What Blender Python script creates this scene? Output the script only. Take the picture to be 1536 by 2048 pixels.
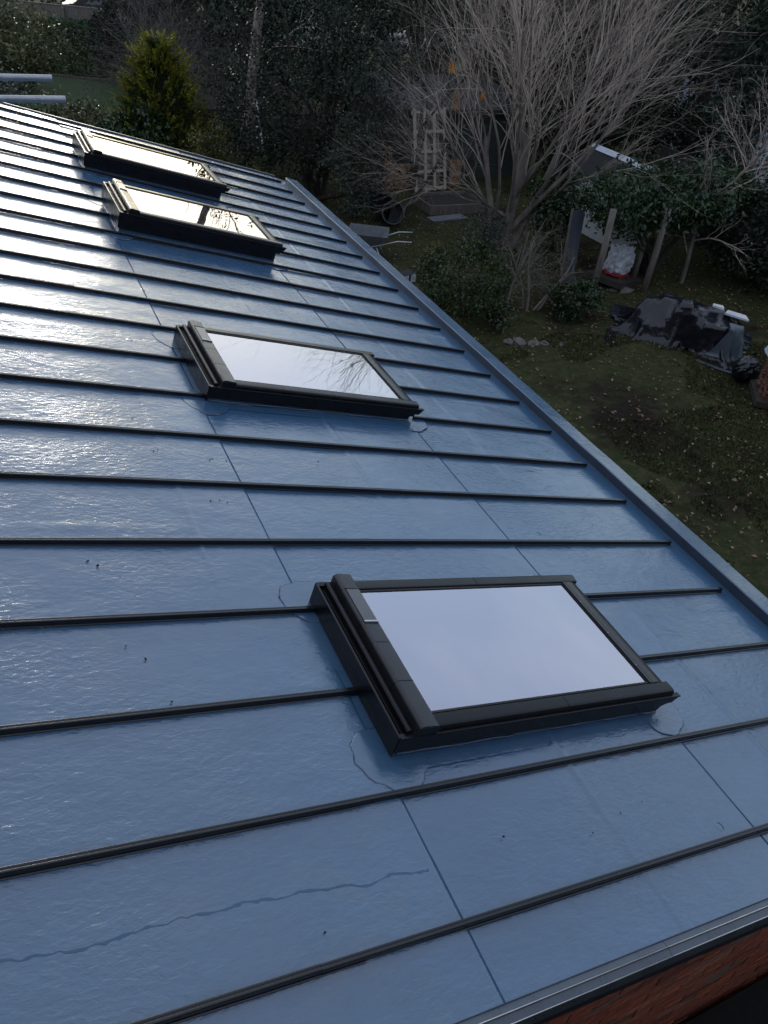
import bpy, math, random
import numpy as np
from mathutils import Matrix, Vector

for o in list(bpy.data.objects):
    bpy.data.objects.remove(o, do_unlink=True)
SC = bpy.context.scene
COL = SC.collection

# ------------------------------------------------------------------ camera
S = 0.44                      # spacing of the roof ribs, metres
AL = math.radians(15)         # roof pitch, falling towards +X
Z0 = 2.6                      # height of the roof surface at the rib ends
cam_d = bpy.data.cameras.new('camera')
cam = bpy.data.objects.new('camera', cam_d)
COL.objects.link(cam)
RX = Vector((0.9057030, -0.4132277, 0.0945777))
RY = Vector((-0.1876229, -0.5908222, -0.7846826))
RZ = Vector((0.3801311, 0.6929444, -0.6126405))
CAM = Vector((-3.41146, -0.75694, 5.56762))
m = Matrix.Identity(4)
for i in range(3):
    m[i][0] = RX[i]; m[i][1] = -RY[i]; m[i][2] = -RZ[i]; m[i][3] = CAM[i]
cam.matrix_world = m
cam_d.sensor_fit = 'HORIZONTAL'; cam_d.sensor_width = 36.0
cam_d.lens = 1566.15 / 1536 * 36.0
cam_d.clip_start = 0.05; cam_d.clip_end = 1200
SC.camera = cam

# ------------------------------------------------------------------ light
SUN_AZ, SUN_EL = math.radians(7), math.radians(8.5)     # azimuth from +Y towards +X
w = bpy.data.worlds.new('World'); SC.world = w; w.use_nodes = True
nt = w.node_tree; nt.nodes.clear()
out = nt.nodes.new('ShaderNodeOutputWorld'); bg = nt.nodes.new('ShaderNodeBackground')
sky = nt.nodes.new('ShaderNodeTexSky'); sky.sky_type = 'NISHITA'; sky.sun_disc = False
sky.sun_elevation = SUN_EL; sky.sun_rotation = SUN_AZ
sky.air_density = 1.0; sky.dust_density = 1.3; sky.ozone_density = 1.6
bg.inputs[1].default_value = 0.14
# thin high cloud, the same all round the sky
tc = nt.nodes.new('ShaderNodeTexCoord'); mp = nt.nodes.new('ShaderNodeMapping'); mp.inputs['Scale'].default_value = (1, 1, 3.0)
nz = nt.nodes.new('ShaderNodeTexNoise'); nz.inputs['Scale'].default_value = 2.2; nz.inputs['Detail'].default_value = 7
cr = nt.nodes.new('ShaderNodeValToRGB'); cr.color_ramp.elements[0].position = .36; cr.color_ramp.elements[1].position = .68
cr.color_ramp.elements[0].color = (.24, .24, .24, 1); cr.color_ramp.elements[1].color = (.46, .46, .46, 1)
mxs = nt.nodes.new('ShaderNodeMix'); mxs.data_type = 'RGBA'; mxs.inputs[7].default_value = (5.6, 5.75, 6.4, 1)
nt.links.new(tc.outputs['Generated'], mp.inputs[0]); nt.links.new(mp.outputs[0], nz.inputs['Vector']); nt.links.new(nz.outputs[0], cr.inputs[0])
wb_ = nt.nodes.new('ShaderNodeMix'); wb_.data_type = 'RGBA'; wb_.blend_type = 'MULTIPLY'; wb_.inputs[0].default_value = 1; wb_.inputs[7].default_value = (.85, .98, 1.12, 1)   # cool daylight balance of the picture
nt.links.new(sky.outputs[0], wb_.inputs[6])
nt.links.new(cr.outputs[0], mxs.inputs[0]); nt.links.new(wb_.outputs[2], mxs.inputs[6])
nt.links.new(mxs.outputs[2], bg.inputs[0]); nt.links.new(bg.outputs[0], out.inputs[0])
sd = bpy.data.lights.new('sun', 'SUN'); sd.energy = 0.5; sd.angle = math.radians(11); sd.color = (1.0, 0.98, 0.95)
so = bpy.data.objects.new('sun', sd); COL.objects.link(so)
sdir = Vector((math.sin(SUN_AZ) * math.cos(SUN_EL), math.cos(SUN_AZ) * math.cos(SUN_EL), math.sin(SUN_EL)))
so.rotation_euler = sdir.to_track_quat('Z', 'Y').to_euler(); so.location = (0, 0, 30)
vs = SC.view_settings
vs.view_transform = 'Standard'; vs.look = 'None'; vs.exposure = 0.78; vs.gamma = 1.0; vs.use_curve_mapping = False

# ------------------------------------------------------------------ helpers
rng = np.random.default_rng(7)
random.seed(7)

def thing(name, label, cat, loc=(0, 0, 0), rot=(0, 0, 0), group=None):
    o = bpy.data.objects.new(name, None); COL.objects.link(o)
    o.location = loc; o.rotation_euler = rot; o.empty_display_size = 0.2
    o['label'] = label; o['category'] = cat
    if group: o['group'] = group
    return o

def tag(o, label, cat, group=None):
    o['label'] = label; o['category'] = cat
    if group: o['group'] = group
    return o

def link(name, me, mat=None, parent=None, loc=None, rot=None, smooth=False):
    o = bpy.data.objects.new(name, me); COL.objects.link(o)
    if mat is not None and len(me.materials) == 0: me.materials.append(mat)
    if parent is not None: o.parent = parent
    if loc is not None: o.location = loc
    if rot is not None: o.rotation_euler = rot
    if smooth: me.shade_smooth()
    return o

def mesh_np(V, F):
    """V (n,3) array, F (m,k) array of equal sized faces"""
    V = np.asarray(V, np.float32); F = np.asarray(F, np.int32)
    me = bpy.data.meshes.new('mesh')
    k = F.shape[1]
    me.vertices.add(len(V)); me.vertices.foreach_set('co', V.ravel())
    me.loops.add(F.size); me.loops.foreach_set('vertex_index', F.ravel())
    me.polygons.add(len(F)); me.polygons.foreach_set('loop_start', np.arange(0, F.size, k, dtype=np.int32))
    me.polygons.foreach_set('loop_total', np.full(len(F), k, np.int32))
    me.update(calc_edges=True); me.validate()
    return me

class MB:
    def __init__(s): s.v = []; s.f = []
    def add(s, V, F):
        n = len(s.v); s.v += [tuple(p) for p in V]; s.f += [tuple(i + n for i in f) for f in F]; return s
    def box(s, x0, x1, y0, y1, z0, z1):
        V = [(x0, y0, z0), (x1, y0, z0), (x1, y1, z0), (x0, y1, z0), (x0, y0, z1), (x1, y0, z1), (x1, y1, z1), (x0, y1, z1)]
        return s.add(V, [(0, 3, 2, 1), (4, 5, 6, 7), (0, 1, 5, 4), (1, 2, 6, 5), (2, 3, 7, 6), (3, 0, 4, 7)])
    def prism(s, prof, a0, a1, axis):
        """closed 2D profile extruded along an axis: axis x -> prof=(y,z), y -> (x,z), z -> (x,y)"""
        n = len(prof); V = []
        for a in (a0, a1):
            for p, q in prof:
                V.append((a, p, q) if axis == 'x' else (p, a, q) if axis == 'y' else (p, q, a))
        F = [tuple(range(n))[::-1], tuple(range(n, 2 * n))] + [(i, (i + 1) % n, n + (i + 1) % n, n + i) for i in range(n)]
        return s.add(V, F)
    def tube(s, pts, radii, n=6, cap=True):
        P = np.array(pts, float); m_ = len(P)
        if np.isscalar(radii): radii = [radii] * m_
        T = np.gradient(P, axis=0); T /= np.linalg.norm(T, axis=1)[:, None] + 1e-9
        up = np.array([0, 0, 1.0]) if abs(T[0][2]) < .9 else np.array([1.0, 0, 0])
        V = []
        a = np.linspace(0, 2 * math.pi, n, endpoint=False)
        for i in range(m_):
            x = np.cross(T[i], up); x /= np.linalg.norm(x) + 1e-9; y = np.cross(T[i], x); up = -y if np.dot(-y, up) > 0 else y
            y = np.cross(T[i], x)
            for t in a: V.append(P[i] + radii[i] * (math.cos(t) * x + math.sin(t) * y))
        F = [(i * n + j, i * n + (j + 1) % n, (i + 1) * n + (j + 1) % n, (i + 1) * n + j) for i in range(m_ - 1) for j in range(n)]
        if cap: F += [tuple(range(n))[::-1], tuple(range((m_ - 1) * n, m_ * n))]
        return s.add(V, F)
    def mesh(s):
        me = bpy.data.meshes.new('mesh'); me.from_pydata([tuple(map(float, p)) for p in s.v], [], s.f); me.update(); return me
    def build(s, name, mat, parent=None, loc=None, rot=None, smooth=False, bevel=0, seg=2):
        o = link(name, s.mesh(), mat, parent, loc, rot, smooth)
        if bevel:
            b = o.modifiers.new('bevel', 'BEVEL'); b.width = bevel; b.segments = seg; b.limit_method = 'ANGLE'; b.angle_limit = math.radians(35)
            o.data.shade_smooth()
            e = o.modifiers.new('wn', 'WEIGHTED_NORMAL')
        return o

def vnoise(x, y, scale, seed):
    """smooth value noise on numpy arrays"""
    r = np.random.default_rng(seed); G = r.random((256, 256))
    X = np.asarray(x) * scale; Y = np.asarray(y) * scale
    xi = np.floor(X).astype(int); yi = np.floor(Y).astype(int); fx = X - xi; fy = Y - yi
    fx = fx * fx * (3 - 2 * fx); fy = fy * fy * (3 - 2 * fy)
    g = lambda i, j: G[i % 256, j % 256]
    return (g(xi, yi) * (1 - fx) + g(xi + 1, yi) * fx) * (1 - fy) + (g(xi, yi + 1) * (1 - fx) + g(xi + 1, yi + 1) * fx) * fy

# ------------------------------------------------------------------ materials
def newmat(name):
    mt = bpy.data.materials.new(name); mt.use_nodes = True
    n = mt.node_tree; n.nodes.clear()
    o = n.nodes.new('ShaderNodeOutputMaterial'); b = n.nodes.new('ShaderNodeBsdfPrincipled')
    n.links.new(b.outputs[0], o.inputs[0])
    return mt, n, b, o

def mapping(n, scale=(1, 1, 1), rot=(0, 0, 0), coord='Object'):
    tc = n.nodes.new('ShaderNodeTexCoord'); mp = n.nodes.new('ShaderNodeMapping')
    mp.inputs['Scale'].default_value = scale; mp.inputs['Rotation'].default_value = rot
    n.links.new(tc.outputs[coord], mp.inputs[0]); return mp.outputs[0]

def noise(n, vec, scale, detail=4, rough=.55, dist=0):
    t = n.nodes.new('ShaderNodeTexNoise'); t.inputs['Scale'].default_value = scale; t.inputs['Detail'].default_value = detail
    t.inputs['Roughness'].default_value = rough; t.inputs['Distortion'].default_value = dist
    n.links.new(vec, t.inputs['Vector']); return t.outputs[0]

def ramp(n, fac, stops):
    r = n.nodes.new('ShaderNodeValToRGB'); e = r.color_ramp.elements
    while len(e) < len(stops): e.new(0.5)
    for i, (p, c) in enumerate(stops):
        e[i].position = p; e[i].color = (c[0], c[1], c[2], 1) if not np.isscalar(c) else (c, c, c, 1)
    n.links.new(fac, r.inputs[0]); return r.outputs[0]

def bump(n, h, strength, dist, prev=None):
    b = n.nodes.new('ShaderNodeBump'); b.inputs['Strength'].default_value = strength; b.inputs['Distance'].default_value = dist
    n.links.new(h, b.inputs['Height'])
    if prev is not None: n.links.new(prev, b.inputs['Normal'])
    return b.outputs[0]

def simple(name, c1, c2=None, rough=.5, nscale=6, stretch=(1, 1, 1), bumpd=0.0, bscale=40, metal=0, spec=.5, coord='Object', rvar=.1):
    mt, n, b, o = newmat(name)
    c2 = c2 or tuple(x * .75 for x in c1)
    v = mapping(n, stretch, coord=coord)
    f = noise(n, v, nscale, 5)
    n.links.new(ramp(n, f, [(.3, c2), (.7, c1)]), b.inputs['Base Color'])
    n.links.new(ramp(n, f, [(.2, max(0.02, rough - rvar)), (.8, min(1, rough + rvar))]), b.inputs['Roughness'])
    b.inputs['Metallic'].default_value = metal; b.inputs['Specular IOR Level'].default_value = spec
    if bumpd: n.links.new(bump(n, noise(n, v, bscale, 4), 1.0, bumpd), b.inputs['Normal'])
    return mt

def leafmat(name, cols, rough=.42, spec=.5, trans=.25, clump=1.3):
    """per leaf colour (random per island) modulated by slow clump noise"""
    mt, n, b, o = newmat(name)
    g = n.nodes.new('ShaderNodeNewGeometry')
    k = len(cols)
    c = ramp(n, g.outputs['Random Per Island'], [((i + .5) / k, cc) for i, cc in enumerate(cols)])
    nz = noise(n, mapping(n), clump, 2)
    mul = n.nodes.new('ShaderNodeMix'); mul.data_type = 'RGBA'; mul.blend_type = 'MULTIPLY'; mul.inputs[0].default_value = 1
    n.links.new(c, mul.inputs[6]); n.links.new(ramp(n, nz, [(.3, .6), (.7, 1.2)]), mul.inputs[7])
    n.links.new(mul.outputs[2], b.inputs['Base Color']); b.inputs['Roughness'].default_value = rough
    b.inputs['Specular IOR Level'].default_value = spec
    if trans:
        t = n.nodes.new('ShaderNodeBsdfTranslucent'); n.links.new(mul.outputs[2], t.inputs[0])
        mx = n.nodes.new('ShaderNodeMixShader'); mx.inputs[0].default_value = trans
        n.links.new(b.outputs[0], mx.inputs[1]); n.links.new(t.outputs[0], mx.inputs[2]); n.links.new(mx.outputs[0], o.inputs[0])
    return mt

def membrane(name, base, rough, ripple=1.0, blister=True):
    mt, n, b, o = newmat(name)
    v = mapping(n)
    big = noise(n, v, 1.7, 5, .6)
    fine = noise(n, v, 14, 6, .65)
    mx = n.nodes.new('ShaderNodeMix'); mx.data_type = 'RGBA'; mx.inputs[0].default_value = .35
    c = ramp(n, big, [(.25, tuple(x * .86 for x in base)), (.5, base), (.78, tuple(x * 1.1 for x in base))])
    c2 = ramp(n, fine, [(.35, tuple(x * .85 for x in base)), (.7, tuple(x * 1.1 for x in base))])
    n.links.new(c, mx.inputs[6]); n.links.new(c2, mx.inputs[7]); n.links.new(mx.outputs[2], b.inputs['Base Color'])
    rm = n.nodes.new('ShaderNodeMix'); rm.data_type = 'RGBA'; rm.inputs[0].default_value = .4
    n.links.new(ramp(n, big, [(.25, rough - .05), (.75, rough + .14)]), rm.inputs[6]); n.links.new(ramp(n, noise(n, v, 5.5, 6, .7), [(.3, rough - .04), (.75, rough + .22)]), rm.inputs[7])
    n.links.new(rm.outputs[2], b.inputs['Roughness'])
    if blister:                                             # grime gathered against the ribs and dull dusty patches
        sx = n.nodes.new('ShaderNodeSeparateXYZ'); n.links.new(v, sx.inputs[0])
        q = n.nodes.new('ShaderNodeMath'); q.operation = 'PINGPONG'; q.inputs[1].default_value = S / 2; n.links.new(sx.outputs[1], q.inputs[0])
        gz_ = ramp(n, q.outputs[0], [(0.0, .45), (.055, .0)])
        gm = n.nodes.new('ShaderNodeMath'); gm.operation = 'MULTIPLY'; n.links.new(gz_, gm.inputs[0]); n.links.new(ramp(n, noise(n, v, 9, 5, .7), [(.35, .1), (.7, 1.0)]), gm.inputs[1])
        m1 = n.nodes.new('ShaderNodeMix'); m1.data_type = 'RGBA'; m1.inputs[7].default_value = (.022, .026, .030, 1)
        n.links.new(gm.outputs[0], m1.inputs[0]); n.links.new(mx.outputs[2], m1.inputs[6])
        m2 = n.nodes.new('ShaderNodeMix'); m2.data_type = 'RGBA'; m2.inputs[7].default_value = (.13, .15, .17, 1)
        n.links.new(ramp(n, noise(n, v, 3.1, 7, .72, .6), [(.52, 0.0), (.78, .35)]), m2.inputs[0]); n.links.new(m1.outputs[2], m2.inputs[6])
        n.links.new(m2.outputs[2], b.inputs['Base Color'])
    b.inputs['Specular IOR Level'].default_value = .9; b.inputs['IOR'].default_value = 1.65
    # rippled skin of the sheet: slanting dimples, plus slow waves and a few blisters
    # domain warp for irregular ripples
    v1 = mapping(n, (1.0, 2.1, 1), (0, 0, math.radians(-38)))
    r1 = noise(n, v1, 26, 4, .6, .4)
    v2 = mapping(n, (1, 1, 1))
    amt = ramp(n, noise(n, v2, 1.3, 4), [(.36, .12), (.66, 1.0)])
    mm = n.nodes.new('ShaderNodeMath'); mm.operation = 'MULTIPLY'
    n.links.new(r1, mm.inputs[0]); n.links.new(amt, mm.inputs[1])
    nb = bump(n, mm.outputs[0], .8 * ripple, 0.0049)
    v3 = mapping(n, (1.0, 1.7, 1), (0, 0, math.radians(-50)))
    nb = bump(n, noise(n, v3, 6.0, 3, .5, .3), .5 * ripple, .007, nb)     # broader soft wrinkles
    if blister:
        vo = n.nodes.new('ShaderNodeTexVoronoi'); vo.inputs['Scale'].default_value = 4.2
        n.links.new(v, vo.inputs['Vector'])
        d = ramp(n, vo.outputs['Distance'], [(0.0, 1.0), (.055, .75), (.085, 0.0)])
        sep = n.nodes.new('ShaderNodeSeparateColor'); n.links.new(vo.outputs['Color'], sep.inputs[0])
        gt = n.nodes.new('ShaderNodeMath'); gt.operation = 'GREATER_THAN'; gt.inputs[1].default_value = .72
        n.links.new(sep.outputs[0], gt.inputs[0])
        ml = n.nodes.new('ShaderNodeMath'); ml.operation = 'MULTIPLY'
        n.links.new(d, ml.inputs[0]); n.links.new(gt.outputs[0], ml.inputs[1])
        nb = bump(n, ml.outputs[0], .8, .004, nb)
    n.links.new(nb, b.inputs['Normal'])
    return mt

M = {}
BLUE = (0.050, 0.124, 0.228)
M['membrane'] = membrane('roof_membrane', BLUE, .14)
M['membrane_smooth'] = membrane('membrane_detail', tuple(x * .9 for x in BLUE), .13, .5, False)
M['rib'] = simple('rib_profile', (.010, .013, .018), (.007, .009, .013), .2, 8, spec=.55, bumpd=.0004, bscale=60)
M['trim'] = simple('verge_trim', (.10, .125, .155), (.075, .095, .12), .3, 9, bumpd=.0005, bscale=30)
M['fascia'] = simple('fascia', (.035, .04, .05), (.025, .03, .038), .45, 5)
M['black_metal'] = simple('skylight_cover', (.009, .010, .013), (.006, .007, .009), .3, 12, spec=.3, bumpd=.0002, bscale=90)
M['hood_metal'] = simple('skylight_hood', (.034, .036, .041), (.027, .029, .033), .28, 10, spec=.4)
M['vent'] = simple('vent_flap', (.11, .115, .12), (.09, .095, .10), .2, 10)
M['gasket'] = simple('gasket', (.008, .008, .009), None, .6)
M['alu'] = simple('spacer', (.62, .64, .68), None, .35, metal=.4)
M['screw'] = simple('screw', (.4, .4, .42), None, .3, metal=1)
M['line'] = simple('lap_edge', (.028, .05, .085), (.018, .03, .05), .6, 25)
M['stain'] = simple('stain', (.047, .118, .218), (.043, .108, .2), .22, 14)
M['dirt'] = simple('dirt', (.03, .022, .016), (.012, .01, .008), .85, 30)
M['weld'] = simple('weld_bead', (.10, .15, .23), (.07, .11, .18), .12, 20, spec=.8)
M['wood_deck'] = simple('roof_timber', (.25, .17, .1), None, .8, 8)

def glassmat(name, ior, tint, interior):
    mt, n, b, o = newmat(name)
    n.nodes.remove(b)
    fr = n.nodes.new('ShaderNodeFresnel'); fr.inputs[0].default_value = ior
    gl = n.nodes.new('ShaderNodeBsdfGlossy'); gl.inputs['Color'].default_value = tint + (1,); gl.inputs['Roughness'].default_value = .012
    v = mapping(n)
    n.links.new(bump(n, noise(n, v, 2.2, 2), .25, .004), gl.inputs['Normal'])
    tr = n.nodes.new('ShaderNodeBsdfTransparent'); tr.inputs[0].default_value = interior + (1,)
    mx = n.nodes.new('ShaderNodeMixShader')
    n.links.new(fr.outputs[0], mx.inputs[0]); n.links.new(tr.outputs[0], mx.inputs[1]); n.links.new(gl.outputs[0], mx.inputs[2])
    n.links.new(mx.outputs[0], o.inputs[0]); return mt
M['glass'] = glassmat('outer_glass', 6.5, (.965, .93, 1.0), (.8, .8, .88))
M['glass_in'] = simple('inner_pane', (.20, .20, .30), (.18, .18, .28), .03, 3, spec=1.0, rvar=.01)

# ------------------------------------------------------------------ the building with the roof
U = lambda u: u * S
UR, VN, VF = -10.4, -0.5, 21.62
bld = thing('house_extension', 'single-storey brick extension under a low-pitched blue-grey roof with dark ribs', 'building', (0, 0, 0))
roof_rot = (0, AL, 0); roof_loc = (0, 0, Z0)

HM = {}
def surf(x, y, seed=3):
    A = x / S
    h = (vnoise(x, y, 1.6, seed) - .5) * .0045 + (vnoise(x, y, 4.5, seed + 1) - .5) * .0016
    for k, u in enumerate((-1.93, -4.34, -6.77, -9.1)):          # board joints telegraphing through
        wob = (vnoise(y, y * 0 + k, 1.1, 21 + k) - .5) * .03
        amp = np.clip(vnoise(y, y * 0 + 3 * k, 1.7, 40 + k) * 1.9 - .35, 0, 1.3) * .0034
        h += amp * np.exp(-((x - u * S - wob) / .008) ** 2)
        h += .0009 * (np.tanh((x - u * S - wob) / .01))
    for (v, ua, ub) in ((4.23, -9.2, -6.77), (2.1, -6.9, -6.1), (2.57, -1.9, 0), (6.4, -4.3, -1.9), (8.6, -9, -6.8), (10.7, -1.9, 0), (11.6, -9, -6.8), (15.3, -2, 0)):
        msk = ((A > ua) & (A < ub)).astype(float)
        h += msk * .0034 * np.clip(vnoise(x, x * 0 + v, 2.3, 60) * 1.8 - .3, .1, 1.2) * np.exp(-((y - v * S) / .014) ** 2)
    return h

def sheet(name, u0, u1, v0, v1, z, mat, parent, cell=(.013, .026), drop=0, seed=3, loc=None, rot=None):
    nu = max(2, int(abs(u1 - u0) * S / cell[0])); nv = max(2, int((v1 - v0) * S / cell[1]))
    uu = np.linspace(u0, u1, nu + 1); vv = np.linspace(v0, v1, nv + 1)
    A, B = np.meshgrid(uu, vv, indexing='ij')
    x = A * S; y = B * S
    h = surf(x, y)
    HM[z] = h.mean(); h = h - HM[z]
    Vx = np.stack([x, y, h + z], -1).reshape(-1, 3)
    I = np.arange((nu + 1) * (nv + 1)).reshape(nu + 1, nv + 1)
    F = np.stack([I[:-1, :-1], I[1:, :-1], I[1:, 1:], I[:-1, 1:]], -1).reshape(-1, 4)
    if drop:                                                  # turned-down lap edge on the +u side
        e = I[-1]; n0 = len(Vx)
        Vx = np.vstack([Vx, Vx[e] - np.array([0, 0, drop])]); J = np.arange(n0, n0 + len(e))
        F = np.vstack([F, np.stack([e[:-1], J[:-1], J[1:], e[1:]], -1)])
    me = mesh_np(Vx, F)
    return link(name, me, mat, parent, loc, rot, smooth=True)

roof = sheet('roof_membrane', -2.98, .2, VN, 21.45, 0.0, M['membrane'], bld, loc=roof_loc, rot=roof_rot)
roof['label'] = 'blue-grey glossy welded roof sheet with rippled skin'
sheet('membrane_sheet', -6.13, -2.88, VN, VF, .0022, M['membrane'], roof, drop=.003)
sheet('membrane_sheet', UR, -6.05, VN, VF, .0044, M['membrane'], roof, drop=.003)
# cut end at the far gutter corner
MB().add([(U(-2.98), 21.45 * S, .0), (U(.08), 21.45 * S, .0), (U(.02), VF * S, 0.0), (U(-2.98), VF * S, .0)], [(0, 1, 2, 3)]).build('membrane_sheet', M['membrane'], roof)
for u, z in ((-2.88, .0032), (-6.05, .0054)):
    mb = MB()
    for a in np.arange(VN, VF - .2, .5):                        # dark open edge of the lap, slightly wandering
        j = rng.normal(0, .0008); g = .0014 if rng.random() > .5 else .0006
        if rng.random() < .3: continue
        mb.box(U(u) + j - .0002, U(u) + j + g, a * S, (a + .5) * S, z - .007, z - .0006)
    mb.build('lap_edge', M['line'], roof)
MB().box(U(UR), U(.5), U(VN) + .01, U(VF) - .02, -.2, -.014).build('roof_deck', M['wood_deck'], bld, roof_loc, roof_rot)

# ribs ---------------------------------------------------------------------
SKY = [(-5.97, 1.33, 0.0), (-5.97, 6.90, 0.0), (-6.0, 13.10, .07), (-6.03, 17.05, .062)]
gaps = {2: 0, 3: 0, 7: 1, 8: 1, 14: 2, 18: 3}
if True:
    prof = [(-.015, 0), (.015, 0), (.015, .0018), (.0105, .003), (.0095, .021), (.0075, .0235), (.0025, .0235), (.0018, .0222), (-.0018, .0222), (-.0025, .0235), (-.0075, .0235), (-.0095, .021), (-.0105, .003), (-.015, .0018)]
    for k in range(22):
        spans = [(UR, 0.0)]
        if k in gaps:
            g = SKY[gaps[k]]
            r = g[0] + (3.12 if k != 7 else 3.2)
            spans = [(UR, g[0] + .02), (r, 0.0)]
        for (a, b_) in spans:
            cuts = [a]
            if b_ - a > 5: cuts.append(a + (b_ - a) * (.25 + .5 * rng.random()))
            cuts.append(b_)
            for c0, c1 in zip(cuts[:-1], cuts[1:]):
                dv = rng.normal(0, .0012)
                mb = MB(); zz = .0095
                pr = [(p + dv, q) for p, q in prof]
                zb = .0055 if c1 < -6.0 else .0035
                mb.prism(pr, U(c0) + .0006, U(c1) - .0006, 'x')
                mb.build('rib', M['rib'], roof, (0, k * S, zb if c0 > UR else .0056), bevel=.0012)

# gutter kerb ----------------------------------------------------------------
KN, KF = VN, 21.05
def wavy(pr, axis0, axis1, n, amp, seed):
    """profile (x,z) swept along y with slight wander"""
    r = np.random.default_rng(seed); V = []; F = []; k = len(pr)
    ys = np.linspace(axis0, axis1, n)
    for i, y in enumerate(ys):
        dx = (vnoise(np.array([y]), np.array([0.3]), 1.7, seed)[0] - .5) * amp; dz = (vnoise(np.array([y]), np.array([5.3]), 3.1, seed)[0] - .5) * amp
        for p, q in pr: V.append((p + dx + r.normal(0, amp * .05), y, q + (dz if q > .02 else 0)))
    for i in range(n - 1):
        for j in range(k): F.append((i * k + j, i * k + (j + 1) % k, (i + 1) * k + (j + 1) % k, (i + 1) * k + j))
    F += [tuple(range(k)), tuple(range((n - 1) * k, n * k))[::-1]]
    mb = MB(); mb.add(V, F); return mb
sh = math.tan(AL)
kp = [(.16 * S, -.16), (.16 * S, .006), (.16 * S - .070 * sh, .070), (.16 * S - .072 * sh + .006, .076), (.16 * S + .138, .071), (.16 * S + .146, .064), (.16 * S + .156, -.16)]
kerb = wavy(kp, KN * S, KF * S, 220, .005, 5).build('gutter_kerb', M['membrane_smooth'], bld, roof_loc, roof_rot)
M['kerb_shade'] = membrane('kerb_face_shade', (.014, .026, .05), .3, .4, False)  # near-black copy of the membrane, shade of the kerb face put into its colour
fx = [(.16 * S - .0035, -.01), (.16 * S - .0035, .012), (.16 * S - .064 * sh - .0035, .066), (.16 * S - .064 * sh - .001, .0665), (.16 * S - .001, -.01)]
wavy(fx, KN * S + .01, KF * S - .002, 220, .005, 5).build('kerb_face_shade', M['kerb_shade'], bld, roof_loc, roof_rot)
# welded fillet strip at the foot of the kerb
fl = [(-.02, -.004), (.045, .003), (.16 * S - .012, .006), (.16 * S + .002, .013), (.16 * S + .002, -.01)]
wavy([(p + .005, q + .002) for p, q in fl], KN * S, KF * S, 200, .004, 9).build('gutter_strip', M['membrane_smooth'], roof)

# verge trim towards the camera -------------------------------------------------
vt = [(VN * S, .004), (VN * S - .020, .0055), (VN * S - .0215, .0115), (VN * S - .0235, .0115), (VN * S - .025, .006), (VN * S - .046, .003), (VN * S - .048, .008), (VN * S - .050, .008), (VN * S - .051, -.055), (VN * S - .047, -.055), (VN * S - .04, -.004), (VN * S, -.004)]
for a, b_ in ((UR, -7.2), (-7.2, -4.62), (-4.62, .5)):
    MB().prism(vt, U(a) + .0008, U(b_) - .0008, 'x').build('verge_trim', M['trim'], roof)
    for yo, zo in ((-.0225, .0105), (-.049, .007)):  # bright strips paint the sky highlight along both lips
        MB().prism([(VN * S + yo + .0016 * math.cos(q), zo + .0022 * math.sin(q) + .0012) for q in np.linspace(0, 2 * math.pi, 7)[:-1]], U(a) + .001, U(b_) - .001, 'x').build('trim_highlight', M['alu'], roof, smooth=True)
MB().box(U(UR), U(.45), VN * S - .042, VN * S - .022, -.135, -.006).build('fascia', M['fascia'], bld, roof_loc, roof_rot)
mb = MB()
for a in np.arange(UR, .2, .35): mb.box(U(a), U(a + .35), VN * S - .0004, VN * S + .0022, .0036, .0062 + .001 * rng.random())
mb.build('lap_edge', M['line'], roof)
# far edge upstand
MB().prism([(VF * S - .01, -.05), (VF * S - .01, .012), (VF * S + .004, .02), (VF * S + .03, .018), (VF * S + .03, -.15), (VF * S, -.15)], U(UR), U(.02), 'x').build('verge_trim', M['fascia'], roof)

# end wall of brick --------------------------------------------------------------
M['mortar'] = simple('mortar', (.30, .24, .19), (.18, .145, .12), .9, 30, bumpd=.002, bscale=90)
def brickmat(name, cols):
    mt, n, b, o = newmat(name)
    oi = n.nodes.new('ShaderNodeObjectInfo'); k = len(cols)
    c = ramp(n, oi.outputs['Random'], [((i + .5) / k, cc) for i, cc in enumerate(cols)])
    v = mapping(n, coord='Object'); nz = noise(n, v, 22, 5)
    mul = n.nodes.new('ShaderNodeMix'); mul.data_type = 'RGBA'; mul.blend_type = 'MULTIPLY'; mul.inputs[0].default_value = 1
    n.links.new(c, mul.inputs[6]); n.links.new(ramp(n, nz, [(.3, .55), (.7, 1.25)]), mul.inputs[7])
    n.links.new(mul.outputs[2], b.inputs['Base Color']); b.inputs['Roughness'].default_value = .85
    n.links.new(bump(n, noise(n, v, 60, 4), 1, .002), b.inputs['Normal']); return mt
M['brick'] = brickmat('red_brick', [(.42, .12, .07), (.48, .15, .085), (.36, .09, .055), (.5, .2, .12), (.26, .085, .065)])
YW = VN * S + .02
wall = MB().prism([(-4.4, 0), (.1, 0), (.1, 2.35), (-4.4, 3.5)], YW + .0078, YW + .25, 'y').build('brick_wall', M['mortar'], bld)
MB().box(-.15, .1, .1, 9.4, 0, 2.45).build('side_wall', M['mortar'], bld)
MB().box(-4.4, -4.1, .1, 9.4, 0, 3.5).build('rear_wall', M['mortar'], bld)
MB().box(-4.4, .1, 9.2, 9.45, 0, 2.5).build('end_wall', M['mortar'], bld)
bm_ = []
for j in range(3):
    q = np.array([[x, y, z] for x in (0, .215) for y in (0, .03) for z in (0, .065)]) + rng.normal(0, .0016, (8, 3))
    me = bpy.data.meshes.new('brick'); me.from_pydata([tuple(p) for p in q], [], [(0, 1, 3, 2), (4, 6, 7, 5), (0, 4, 5, 1), (2, 3, 7, 6), (0, 2, 6, 4), (1, 5, 7, 3)]); me.materials.append(M['brick']); bm_.append(me)
nb_ = 0
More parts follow.
